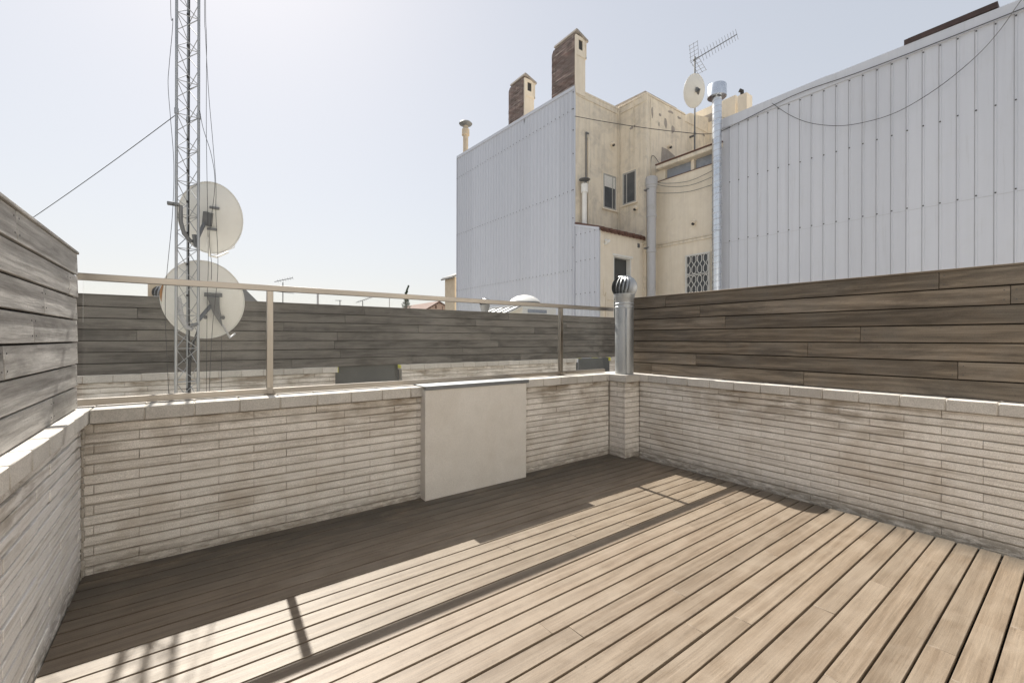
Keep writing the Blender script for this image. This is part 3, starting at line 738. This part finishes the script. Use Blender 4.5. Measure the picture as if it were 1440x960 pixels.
for a in ((11.187, 9.5, 2.0, 11.225, 9.68, 4.2), (12.06, 9.5, 2.0, 12.098, 9.68, 4.2)): d.box(a[:3], a[3:])
d.box((11.187, 9.5, 4.2), (12.098, 9.68, 4.238)); d.box((11.12, 9.47, 4.24), (12.16, 9.489, 4.30))
d.build('door_frame', M_white, bpy.data.objects['door'])
# windows
M_frame = plain('grey_window_frame', (.42,.41,.385), .6)
def window(a, b, axis, plane, shutter=0):
    """a,b: (along0,z0),(along1,z1); axis 'y' wall facing -Y at y=plane, 'x' wall facing -X"""
    def bx(m, u0, z0, u1, z1, o0, o1, **k):
        if axis == 'y': m.box((u0, plane-o1, z0), (u1, plane-o0, z1), **k)
        else: m.box((plane-o1, u0, z0), (plane-o0, u1, z1), **k)
    f = MB(); (u0, z0), (u1, z1) = a, b; fw = .055
    bx(f, u0, z0, u0+fw, z1, .002, .03); bx(f, u1-fw, z0, u1, z1, .002, .03)
    bx(f, u0+fw, z1-fw, u1-fw, z1, .002, .03); bx(f, u0+fw, z0, u1-fw, z0+fw, .002, .03)
    mid = u0+(u1-u0)*.72; bx(f, mid-.02, z0+fw, mid+.02, z1-fw, .004, .024)
    ob = f.build('window', M_frame, B)
    p = MB(); bx(p, u0+fw, z0+fw, u1-fw, z1-fw, .0025, .008); p.build('pane', M_pane, ob)
    s = MB(); bx(s, u0-.06, z0-.05, u1+.06, z0-.002, .001, .07); s.build('sill', M_yel2, ob)
    s = MB(); bx(s, u0-.05, z1+.002, u1+.05, z1+.04, .001, .035); bx(s, u0-.05, z0, u0-.002, z1, .001, .03); bx(s, u1+.002, z0, u1+.05, z1, .001, .03); s.build('surround', M_yel2, ob)
    if shutter:
        s = MB(); zz = z1-fw
        while zz > z1-fw-shutter: bx(s, u0+fw, zz-.045, u1-fw, zz-.004, .009, .022); zz -= .05
        s.build('roller_shutter', M_white, ob)
    return ob
window((11.90, 6.20), (12.595, 7.45), 'y', 10.60, .38)
window((9.80, 6.38), (10.39, 7.54), 'x', 12.764)
# facade on the right of the light well
mb = MB()
mb.box((13.263, 6.95, -12), (13.42, 9.3865, 7.03)); mb.box((13.42, 6.95, 7.03), (17, 9.3865, 7.42))
mb.box((13.42, 6.95, -12), (17, 9.3865, 7.0295)); mb.box((13.30, 7.92, 7.032), (13.425, 8.03, 7.418)); mb.box((13.30, 9.0, 7.032), (13.425, 9.386, 7.418))
mb.build('facade_wall', M_yel2, B)
mb = MB(); mb.box((13.08, 6.9, 7.42), (17, 9.22, 7.56), c=.02); mb.build('canopy_slab', M_yel, B)
mb = MB(); mb.box((13.06, 6.9, 7.562), (17.02, 9.24, 7.60)); mb.box((13.24, 6.95, 7.031), (13.30, 9.38, 7.05)); mb.build('roof_edge', M_tile, B)
mb = MB(); mb.box((13.2, 6.95, 4.79), (13.262, 9.386, 4.84), c=.008); mb.box((13.225, 6.95, 4.70), (13.262, 9.386, 4.787), c=.008)
mb.box((12.68, 9.40, 4.80), (12.763, 10.0, 4.84), c=.008)
mb.build('string_course', M_yel, B)
for a, b in ((8.04, 8.99), (6.96, 7.91)):
    p = MB(); p.box((13.405, a, 7.05), (13.417, b, 7.415)); wn = p.build('window', M_milk, B)
# window with ornate grille
f = MB(); u0, u1, z0, z1 = 7.33, 8.17, 2.95, 4.27
for s in ((u0, z0, u0+.05, z1), (u1-.05, z0, u1, z1), (u0+.05, z1-.05, u1-.05, z1), (u0+.05, z0, u1-.05, z0+.05)):
    f.box((13.215, s[0], s[1]), (13.262, s[2], s[3]))
gw = f.build('window', M_white, B)
p = MB(); p.box((13.25, u0+.05, z0+.05), (13.258, u1-.05, z1-.05)); p.build('pane', M_pane, gw)
gr = MB(); X = 13.19
def bar(a, b, r=.011): gr.tube([(X, a[0], a[1]), (X, b[0], b[1])], r, 5)
for zz in (z0+.03, z0+.62, z0+.66, z1-.03): bar((u0+.02, zz), (u1-.02, zz))
bar((u0+.02, z0+.03), (u0+.02, z1-.03)); bar((u1-.02, z0+.03), (u1-.02, z1-.03))
nc = 4; cw = (u1-u0-.04)/nc
for zlo, zhi in ((z0+.03, z0+.62), (z0+.66, z1-.03)):
    zm = (zlo+zhi)/2
    for c in range(nc):
        yc = u0+.02+cw*(c+.5); w2 = cw*.36
        for s in (-1, 1):
            bar((yc, zlo), (yc+s*w2, zlo+.07)); bar((yc+s*w2, zlo+.07), (yc+s*w2, zm-.10)); bar((yc+s*w2, zm-.10), (yc+s*.02, zm-.02))
            bar((yc+s*.02, zm-.02), (yc+s*.02, zm+.02)); bar((yc+s*.02, zm+.02), (yc+s*w2, zm+.10)); bar((yc+s*w2, zm+.10), (yc+s*w2, zhi-.07)); bar((yc+s*w2, zhi-.07), (yc, zhi))
gr.build('grille', M_white, gw)
# vents, fittings on the plaster
def hood(p, d):
    m = MB(); p = Vector(p); d = Vector(d)
    m.tube([p, p+d*.06], .075, 14); m.tube([p+d*.06+Vector((0,0,.01)), p+d*.13-Vector((0,0,.02))], .078, 14, rs=[.078, .06]); o = m.build('vent_hood', M_yel2, B)
    k = MB(); k.tube([p+d*.07-Vector((0,0,.06)), p+d*.125-Vector((0,0,.065))], .045, 10); k.build('opening', M_dark, o)
hood((12.763, 9.80, 6.15), (-1,0,0)); hood((13.262, 7.87, 5.31), (-1,0,0)); hood((14.07, 9.386, 8.55), (0,-1,0)); hood((12.35, 10.59, 8.6), (0,-1,0))
m = MB(); m.box((12.42, 9.475, 4.66), (12.53, 9.491, 4.80)); m.build('vent_grille', M_dkmet, B)
m = MB(); m.tube([(10.74, 9.49, 4.56), (10.74, 9.40, 4.56)], .035, 10); m.tube([(10.74, 9.40, 4.58), (10.66, 9.36, 4.66)], .04, 10); m.tube([(10.74, 9.40, 4.58), (10.83, 9.36, 4.66)], .04, 10); m.build('wall_lamp', M_white, B)
m = MB(); m.tube([(10.69, 9.47, 3.4), (10.69, 9.47, 2.9), (10.76, 9.46, 2.85), (10.80, 9.46, 2.79), (11.2, 9.46, 2.74)], .014, 6)
m.box((10.53, 9.455, 2.55), (10.75, 9.489, 2.85)); m.tube([(10.79, 9.46, 3.0), (10.79, 9.46, 0)], .02, 6); m.tube([(10.53, 9.46, 2.55), (11.2, 9.46, 2.53)], .012, 6)
m.build('water_pipes', M_yel2, B)
m = MB(); m.tube([(11.0, 10.56, 5.45), (11.0, 10.56, 8.65)], .022, 8); m.tube([(11.0, 10.56, 8.63), (11.12, 10.56, 8.63)], .03, 8); m.tube([(11.12, 10.56, 5.4), (11.12, 10.56, 8.5)], .03, 8, mat=1)
m.build('thin_wall_pipe', [M_dkmet, M_yel2], B)
m = MB(); m.tube([(12.725, 9.9, 10.0), (12.725, 9.9, 8.0)], .012, 6); m.tube([(12.72, 10.56, 0), (12.72, 10.56, 10)], .025, 6); m.tube([(12.96, 9.36, 0), (12.96, 9.36, 10)], .012, 6); m.build('downpipe', M_yel, B)
# chimneys
def chimney(y0, y1, x0, x1, zb, zn, zfar, hole_w, label):
    m = MB()
    m.prism([(x0, y0+.06, zb), (x0, y1, zb), (x0, y1, zn-.10), (x0, y1-.08, zn+.02), (x0, y1-.25, zn+.05), (x0, y0+.06, zn+.05)], (x1-x0-.03, 0, 0))
    zz = zb+.19; row = 0
    while zz < zn-.10:     # rough weathered courses, some bricks eaten back
        yy = y0+.07-(.14 if row % 2 else 0)
        while yy < y1-.02:
            a_, b_ = max(yy, y0+.065), min(yy+.265, y1-.01)
            if b_-a_ > .03 and rr.random() > .06: m.box((x0-.022+.018*rr.random(), a_, zz), (x0+.02, b_, zz+.062+rr.uniform(-.006, .006)), rr.random(), 0, .006)
            yy += .28
        zz += .078; row += 1
    ch = m.build('chimney', M_chb, B, label=label)
    m = MB(); w = (x1-x0)
    hx0 = x0+w*.28; hx1 = x0+w*.72; hz0 = zn-.48; hz1 = zn-.14
    m.box((x0-.01, y0, zb-.1), (hx0, y0+.058, zn-.02)); m.box((hx1, y0, zb-.1), (x1, y0+.058, zn-.02))
    m.box((hx0, y0, zb-.1), (hx1, y0+.058, hz0)); m.box((hx0, y0, hz1), (hx1, y0+.058, zn-.02))
    m.box((x1-.028, y0+.06, zb-.1), (x1, y1, zfar-.15)); m.box((x0-.02, y0-.02, zn-.72), (x1+.04, y0-.001, zn-.62), c=.01)
    m.box((x1+.001, y0-.02, zn-.72), (x1+.04, y0+.3, zn-.05)); m.build('plaster_face', M_yel2, ch)
    m = MB(); m.box((hx0, y0+.03, hz0), (hx1, y0+.055, hz1)); m.build('flue_opening', M_dark, ch)
    m = MB(); m.prism([(x0-.05, y0-.05, zn+.06), (x0-.04, y0-.05, zn+.13), (x0+.02, y0-.05, zn+.14), (x1+.10, y0-.05, zn-.04), (x1+.10, y0-.05, zn-.11), (x0+.1, y0-.05, zn+.04)], (0, y1-y0-.12, 0)); m.build('chimney_cap', M_patch, ch)
chimney(10.56, 11.80, 10.51, 10.95, 9.95, 11.86, 11.92, .2, 'taller brown brick chimney at the near corner of the cladding')
chimney(13.37, 14.46, 10.51, 10.97, 10.05, 11.74, 11.80, .2, 'shorter brown brick chimney halfway along the roof edge')
# stair head blocks behind
mb = MB(); mb.box((17.0, 8.40, 7), (17.26, 10.9, 10.98)); mb.box((16.8, 7.88, 7), (17.24, 8.2, 10.78)); mb.box((17.26, 8.39, 7), (20, 10.9, 10.9)); mb.build('stairhead_wall', M_yel2, B)
mb = MB(); mb.tube([(16.9, 8.1, 10.78), (16.9, 8.1, 10.95), (16.85, 8.18, 11.0)], .07, 10); mb.build('flue_stub', M_dark, B)
for a, b_, z_ in ((8.9, 10.5, 10.3), (8.5, 8.9, 9.9)):
    mb = MB(); mb.prism([(16.99, a, z_), (16.99, a+.3, z_+.35), (16.99, b_, z_+.4), (16.99, b_-.3, z_+.1)], (.008, 0, 0)); mb.build('plaster_damage', M_patch, B)

# flue with cowl on the annex roof
t = thing('flue_pipe', (10.76, 10.4, 5.35), 'white flue pipe with a dark flat cowl rising from the small tiled roof', 'flue')
mb = MB(); mb.lathe((10.76, 10.4, 0), [(.085, 5.3), (.085, 6.45), (.12, 6.46), (.12, 6.62), (.12, 6.75)], 20); mb.build('pipe', M_white, t)
mb = MB(); mb.lathe((10.76, 10.4, 0), [(.19, 6.90), (.19, 6.915), (.05, 6.97), (.002, 6.975)], 20)
for k in range(4): a = pi/4+k*pi/2; mb.tube([(10.76+.11*cos(a), 10.4+.11*sin(a), 6.7), (10.76+.13*cos(a), 10.4+.13*sin(a), 6.91)], .008, 5)
mb.build('cowl', M_dkmet, t)
# vent stack on roof
t = thing('roof_vent', (10.9, 18.6, 10.2), 'beige vent pipe with a mushroom cap at the far corner of the clad roof', 'vent pipe')
mb = MB(); mb.lathe((10.9, 18.6, 0), [(.26, 10.2), (.26, 10.5), (.13, 10.55), (.13, 11.5), (.19, 11.52), (.19, 11.8), (.14, 11.85), (.11, 12.0)], 18); mb.build('pipe', M_beige, t)
mb = MB(); mb.lathe((10.9, 18.6, 0), [(.05, 11.95), (.30, 12.05), (.33, 12.09), (.25, 12.17), (.05, 12.22)], 20); mb.build('cowl', M_dkmet, t)
# grey PVC duct in the light well
t = thing('drain_duct', (12.72, 9.14, 0), 'wide grey plastic duct climbing the corner of the cream light well', 'duct')
mb = MB(); prf = []
for (z0, z1, r) in ((0, 4.55, .145), (4.55, 5.75, .155), (5.75, 6.75, .16)):
    prf += [(r, z0), (r, z1-.09), (r+.02, z1-.08), (r+.02, z1)]
prf += [(.20, 6.76), (.20, 7.02), (.17, 7.05)]
mb.lathe((12.72, 9.14, 0), prf, 28); mb.build('pipe', M_pvc, t)
for z in (2.0, 4.6, 6.6):
    mb = MB(); mb.box((12.56, 9.12, z), (12.88, 9.34, z+.04)); mb.build('bracket', M_dkmet, t)
# spiral duct
t = thing('spiral_duct', (12.93, 6.95, 0), 'shiny spiral seamed steel duct with a wide round cap, beside the white cladding', 'duct')
mb = MB(); mb.lathe((12.93, 6.95, 0), [(.133, 0), (.133, 4.8), (.145, 4.81), (.145, 4.86), (.133, 4.87), (.133, 6.9), (.145, 6.91), (.145, 6.96), (.133, 6.97), (.133, 8.85)], 36); pp = mb.build('pipe', M_duct, t)
mb = MB(); hel = []; nt_ = int(8.8/.19)
for k in range(nt_*16): hel.append((12.93+.134*cos(2*pi*k/16), 6.95+.134*sin(2*pi*k/16), .1+.19*k/16))
mb.tube(hel, .0075, 4, cap=False); mb.build('seam', M_pvc, pp)
mb = MB(); mb.lathe((12.93, 6.95, 0), [(.20, 8.88), (.272, 8.88), (.272, 9.22), (.262, 9.24), (.02, 9.25)], 36)
for k in range(4): a = k*pi/2+.4; mb.box((-.02, .13, 8.70), (.02, .135, 8.95), M=Matrix.Translation((12.93, 6.95, 0)) @ Matrix.Rotation(a, 4, 'Z'))
mb.build('cap', M_duct, t)

# roof antenna with dish
t = thing('yagi_antenna', (15.58, 9.25, 8.0), 'long yagi antenna on a mast above the round dish, pointing up to the right', 'antenna')
mb = MB(); mb.tube([(15.58, 9.25, 8.0), (15.58, 9.25, 12.35)], .032, 8); mb.box((15.55, 9.25, 9.3), (15.61, 9.45, 9.36)); mb.box((15.55, 9.25, 8.6), (15.61, 9.45, 8.66)); mb.build('mast', M_dkmet, t)
def yagi(t, base, d, L, n, el, r=.012, mat=M_dkmet, refl=True, rf=.62):
    base = Vector(base); d = Vector(d).normalized(); sdn = d.cross(Vector((0,0,1))).normalized(); u = sdn.cross(d)
    m = MB(); m.tube([base-d*.12*L/4, base+d*L], r*1.8, 6); m.build('boom', mat, t)
    m = MB()
    for k in range(n):
        p = base+d*(L*(.16+.84*k/(n-1))); m.tube([p-u*(el*.5), p+u*(el*.5)], r*.6, 5)
    m.build('element', mat, t)
    if refl:
        m = MB()
        for s in (-1, 1):
            for k in range(5):
                q = base-d*.02+u*s*rf*(.05+.19*k*el/.4)+d*rf*(-.02+.10*k*el/.4); m.tube([q-sdn*.28*rf*el/.4, q+sdn*.28*rf*el/.4], r*.6, 5)
            for e in (-1, 0, 1): m.tube([base+sdn*e*rf*.25*el/.4, base+u*s*rf*.85*el/.4+d*rf*.42*el/.4+sdn*e*rf*.25*el/.4], r*.6, 5)
        m.build('reflector', mat, t)
yagi(t, (15.58, 9.25, 12.24), (3.31, 0, 2.37), 4.0, 13, .42)
r3, c, F, R_, U, pt = dish((15.15, 9.02, 10.78), 1.02, 1.16, (.20, .93, .25), 'round grey satellite dish on the antenna mast above the cream block', 0, .12)
mb = MB(); bk = c-F*.12; mb.tube([bk, bk-F*.12, (15.56, 9.22, 10.6)], .05, 8); mb.box((-.07, -.03, -.08), (.07, .03, .08), M=Matrix.Translation(bk-F*.04)); mb.build('mount_bracket', M_dkmet, r3)

# ------------------------------------------------------------ right clad building
B2 = thing('warehouse_building', (16, 2, -12), 'building on the right fully clad in white vertical ribbed steel sheets', 'building')
cl = MB(); ribsR = [6.952-.2715*k for k in range(40)]
cladding(cl, 13.2, -5.0, 7.04, -.02, lambda y: 8.0, ribsR, (7.93, 6.27, 4.49), d=.015, wr=.022, seed=5)
for yy in (6.98, 6.93): cl.box((13.18, yy, 4.95), (13.199, yy+.02, 4.97), .5, 1); cl.box((13.18, yy, 5.4), (13.199, yy+.02, 5.42), .5, 1)
cl.build('cladding', [M_clad2, M_screw, M_pvc, M_seam_shade], B2)
mb = MB(); mb.prism([(13.165, 7.06, 7.985), (13.165, 7.06, 8.28), (13.165, 4.2, 8.28), (13.165, 4.0, 8.262), (13.165, 1, 8.22), (13.165, -5, 8.21), (13.165, -5, 7.985)], (.25, 0, 0))
for yy in (4.55, 1.9): mb.box((13.158, yy, 7.99), (13.164, yy+.02, 8.23))
mb.box((13.168, 7.041, -.02), (13.25, 7.06, 7.98))
mb.build('parapet_flashing', M_clad2, B2)
mb = MB(); mb.box((13.206, -5, -12), (24, 7.035, 7.98)); mb.build('wall', M_yel, B2)
mb = MB(); mb.box((13.15, 1.22, 8.245), (13.62, 2.66, 8.36)); mb.box((13.2, 1.23, 8.36), (13.6, 2.60, 8.39)); 
mb.build('steel_beam', M_rustbeam, None, label='rusty dark steel beam lying on the top edge of the white cladding', category='beam')
cable([(13.12,5.46,8.12),(13.1,5.01,7.6),(13.1,4.51,7.18),(13.1,3.88,6.86),(13.1,3.31,6.74),(13.1,2.79,6.74),(13.1,2.3,6.89),(13.1,1.86,7.12),(13.1,1.44,7.44),(13.1,1.15,7.78),(13.1,.87,8.21),(13.12,.3,8.9)], .007, 'slack dark cable sagging in a deep curve over the white cladding')
cable([(10.45,10.56,9.03),(11.1,9.74,8.70),(11.8,8.86,8.38),(12.5,7.98,8.10),(13.13,7.2,7.93),(13.13,6.3,7.96),(13.13,5.39,8.06),(13.13,4.6,8.10),(13.13,2.5,8.0),(13.13,-4,8.02)], .010, 'thin dark cable strung from the blue cladding across the cream walls to the white cladding')
GW = 'thin wires strung across the cream facade'
cable([(12.9,9.3,7.02),(13.15,8.9,6.86),(13.2,8.0,6.70),(13.2,7.1,6.82)], .007, 'upper thin wire fanning from the grey duct across the cream facade', 'wire', cat='wire', group=GW)
cable([(12.9,9.3,6.98),(13.15,8.9,6.76),(13.2,8.0,6.55),(13.2,7.1,6.62)], .007, 'middle thin wire fanning from the grey duct across the cream facade', 'wire', cat='wire', group=GW)
cable([(12.9,9.3,6.62),(13.15,8.9,6.52),(13.2,8.0,6.35),(13.2,7.1,6.36)], .007, 'lowest thin wire fanning from the grey duct across the cream facade', 'wire', cat='wire', group=GW)
cable([(13.0,9.36,6.95),(12.99,9.36,7.75),(13.1,9.34,7.95),(13.4,9.34,7.8),(13.62,9.34,7.62)], .009, 'dark wire looping up beside the grey duct to the canopy slab', 'wire', cat='wire')

# ------------------------------------------------------------ roofscape beyond the dark fence
t = thing('roof_skylight', (6.9, 9.5, 0), 'white roof lantern with slanted glazing and dark bars, peeping over the dark fence', 'skylight')
mb = MB(); mb.box((6.93, 8.9, 0), (8.1, 10.2, 2.33), c=.005); mb.build('housing', M_white, t)
mb = MB(); mb.prism([(6.925, 8.9, 2.355), (6.925, 10.3, 2.355), (5.9, 10.3, 1.93), (5.9, 8.9, 1.93)], (0, 0, -.03)); gz = mb.build('glazing', M_white, t)
for k in range(5):
    y_ = 8.92+.34*k; mb = MB(); mb.tube([(6.925, y_, 2.365), (5.9, y_, 1.94)], .02, 6); mb.build('glazing_bar', M_dkmet, gz)
mb = MB(); mb.tube([(6.925, 8.9, 2.37), (6.925, 10.3, 2.37)], .022, 6); mb.build('ridge_bar', M_dkmet, gz)
mb = MB(); mb.box((7.10, 8.885, 2.18), (7.75, 8.899, 2.27)); mb.build('window', M_milk, t)
t = thing('roof_vent', (7.55, 9.6, 0), 'white low domed roof vent above the dark fence, in front of the blue cladding', 'vent')
mb = MB(); mb.lathe((7.55, 9.6, 0), [(.28, 0), (.28, 2.5), (.43, 2.515), (.43, 2.545), (.36, 2.61), (.24, 2.68), (.1, 2.715), (.002, 2.72)], 30); mb.build('dome', M_white, t)
mb = MB(); mb.lathe((7.55, 9.6, 0), [(.31, 2.44), (.44, 2.48), (.44, 2.512), (.31, 2.512)], 30); mb.build('collar', M_dkmet, t)
t = thing('roof_vent', (5.57, 8.6, 0), 'small ribbed turbine vent on a flared pipe, left of the white roof lantern', 'vent')
mb = MB(); mb.lathe((5.57, 8.6, 0), [(.085, 0), (.085, 2.12), (.10, 2.2), (.125, 2.28)], 24); mb.build('pipe', M_galv, t)
mb = MB(); turbine(mb, (5.57, 8.6, 2.28), .128, .17, 16); mb.build('cowl', [M_galv, M_dkmet], t)
t = thing('roof_chimney', (-.38, 9.2, 0), 'small beige chimney stack peeping over the dark fence behind the lower dish', 'chimney')
mb = MB(); mb.box((-.55, 9.0, 0), (-.1, 9.45, 2.44), c=.01); mb.build('stack', M_beige, t)
t = thing('roof_vent', (-.37, 8.75, 0), 'small dark turbine vent on the beige chimney side, behind the lower dish', 'vent')
mb = MB(); mb.lathe((-.37, 8.75, 0), [(.07, 0), (.07, 2.1), (.09, 2.14)], 20); mb.build('pipe', M_galv, t)
mb = MB(); turbine(mb, (-.37, 8.75, 2.14), .115, .17, 14); mb.build('cowl', [M_galv, M_dkmet], t)
mb = MB(); mb.box((-.86, 9.0, -.02), (-.66, 9.2, 2.15)); mb.build('roof_post', M_dkmet, None, label='low dark block just showing over the far left of the dark fence', category='post')
t = thing('far_house', (.4, 15.5, -12), 'grey pitched roof just right of the lower dish, beyond the dark fence', 'house')
mb = MB(); mb.box((-.3, 14.6, -12), (1.5, 17.5, 2.55)); mb.build('wall', M_beige, t)
mb = MB(); mb.prism([(-.35, 14.5, 2.5), (1.62, 14.5, 2.5), (.9, 14.5, 3.28), (.4, 14.5, 3.35)], (0, 3.2, 0)); mb.build('roof', M_slate, t)
t = thing('far_house', (22.8, 46, -12), 'pinkish gabled house with dark tiled edges, beyond the dark fence', 'house')
mb = MB(); mb.prism([(20.4, 45, -12), (24.5, 45, -12), (24.5, 45, 4.85), (22.86, 45, 5.6), (20.4, 45, 4.2)], (0, 9, 0)); mb.build('wall', M_pink, t)
mb = MB(); mb.prism([(20.2, 44.8, 4.08), (20.2, 44.8, 4.22), (22.86, 44.8, 5.78), (24.7, 44.8, 4.86), (24.7, 44.8, 4.72), (22.86, 44.8, 5.62)], (0, 9.4, 0))
k = 20.4
while k < 24.6:
    zz = 4.1+(k-20.2)*.587 if k < 22.86 else 5.62-(k-22.86)*.49
    mb.box((k, 44.75, zz-.05), (k+.13, 44.79, zz+.06)); k += .3
mb.build('roof', M_tile, t)
for a_, b_ in (((22.4, 44.97, 4.9), (22.6, 44.999, 5.3)), ((23.3, 44.97, 4.5), (23.36, 44.999, 5.2)), ((24.05, 44.97, 4.5), (24.2, 44.999, 4.9))):
    mb = MB(); mb.box(a_, b_); mb.build('timber', M_tile, t)
t = thing('far_house', (14, 24, -12), 'tall beige house with a dark eave, just left of the blue ribbed cladding', 'house')
mb = MB(); mb.box((13.3, 24, -12), (19, 25.3, 5.35)); mb.build('wall', M_beige, t)
mb = MB(); mb.prism([(13.15, 23.9, 5.30), (13.15, 23.9, 5.42), (15.5, 23.9, 6.4), (15.5, 23.9, 6.25)], (0, 1.5, 0)); mb.build('roof', M_slate, t)
mb = MB(); mb.tube([(13.12, 23.9, 5.32), (13.12, 25.45, 5.32)], .06, 8); mb.build('gutter', M_slate, t)
# cypress
t = thing('cypress_tree', (14.7, 35, -12), 'dark narrow cypress tree with a bent tip, beyond the dark fence', 'tree')
mb = MB(); mb.tube([(14.7, 35, -12), (14.7, 35, -4), (14.72, 35, 2), (14.7, 35, 5)], .2, 8, rs=[.3, .22, .12, .03]); mb.build('trunk', M_bark, t)
rr = random.Random(4); mb = MB()
def prof_r(z):
    if z > 5.15: return .10*(5.95-z)/.8+.015
    if z > 4.75: return .11+.12*(5.15-z)/.4
    return min(.23+(4.75-z)*.30, 1.0)
for k in range(5200):
    z = 5.95-abs(rr.random())**1.25*12; R0 = prof_r(z)
    a = rr.uniform(0, 2*pi); q = R0*math.sqrt(rr.random())*rr.uniform(.8, 1.12)
    cx = 14.7+q*cos(a)+(max(0, z-5.2)**1.3*.35); cy = 35+q*sin(a)
    s = rr.uniform(.04, .10) if z > 3 else .16
    d = Vector((rr.uniform(-1,1), rr.uniform(-1,1), rr.uniform(.4,2))).normalized(); e = d.cross(Vector((rr.uniform(-1,1), rr.uniform(-1,1), .1))).normalized()
    p = Vector((cx, cy, z)); mb.add([p-e*s*.35, p+e*s*.35, p+d*s*1.5], [(0,1,2)], rr.random())
mb.build('crown', M_leaf, t)
# distant antennas on far roofs
for i, (x, z0, z1, kind, lab) in enumerate([
        (3.36, 0, 4.03, 'yagi', 'distant yagi antenna just right of the left railing post'),
        (4.84, 0, 3.75, 'pole', 'distant plain pole between the first and second far antennas'),
        (5.85, 0, 3.36, 'tee', 'distant short T shaped antenna over the dark fence'),
        (6.95, 0, 3.38, 'yagi2', 'distant yagi antenna left of the cypress, tilted up to the right'),
        (8.33, 0, 3.6, 'pole', 'distant thin pole just left of the cypress'),
        (1.82, 0, 3.75, 'pole', 'distant thin pole beside the grey roof and lower dish')]):
    t = thing('distant_antenna', (x, 22, 0), lab, 'antenna', 'antennas on distant roofs')
    mb = MB(); mb.tube([(x, 22, z0-12), (x, 22, z1)], .022 if kind != 'pole' or i != 1 else .05, 6); mb.build('mast', M_dkmet if kind != 'pole' else M_pvc, t)
    if kind == 'yagi':
        yagi(t, (x-.32, 22, z1+.0), (.9, -.1, .28), .75, 7, .16, .009, refl=False)
        mb = MB(); mb.tube([(x-.45, 22, z1-.42), (x+.45, 22, z1-.48)], .012, 5); mb.build('crossbar', M_dkmet, t)
    elif kind == 'yagi2': yagi(t, (x-.32, 22, z1-.1), (.9, -.1, .36), .8, 8, .14, .009, refl=False)
    elif kind == 'tee':
        mb = MB(); mb.tube([(x-.22, 22, z1-.03), (x+.08, 22, z1-.02)], .014, 5); mb.build('crossbar', M_dkmet, t)

# ------------------------------------------------------------ unseen house wall behind the camera, added to bounce sunlight onto the parapets
t = thing('house', (2, -1.2, 0), 'white rendered house wall with a wide glazed door, added unseen to bounce light', 'house')
M_bounce_wall = masonry('white_render', (.74,.72,.68), (.80,.78,.74), (.6,.57,.52), grain=.08)
mb = MB(); mb.box((-3.5, -1.4, -12), (.9, -1.0, 4.2)); mb.box((3.3, -1.4, -12), (8.5, -1.0, 4.2)); mb.box((.9, -1.4, 2.3), (3.3, -1.0, 4.2)); mb.box((.9, -1.4, -12), (3.3, -1.0, .02)); mb.build('wall', M_bounce_wall, t)
mb = MB(); mb.box((.92, -1.25, .04), (.98, -1.15, 2.28)); mb.box((3.22, -1.25, .04), (3.28, -1.15, 2.28)); mb.box((2.07, -1.25, .04), (2.13, -1.15, 2.28)); d = mb.build('door', M_white, t)
mb = MB(); mb.box((.98, -1.21, .04), (2.07, -1.2, 2.28)); mb.box((2.13, -1.21, .04), (3.22, -1.2, 2.28)); mb.build('pane', M_pane, d)
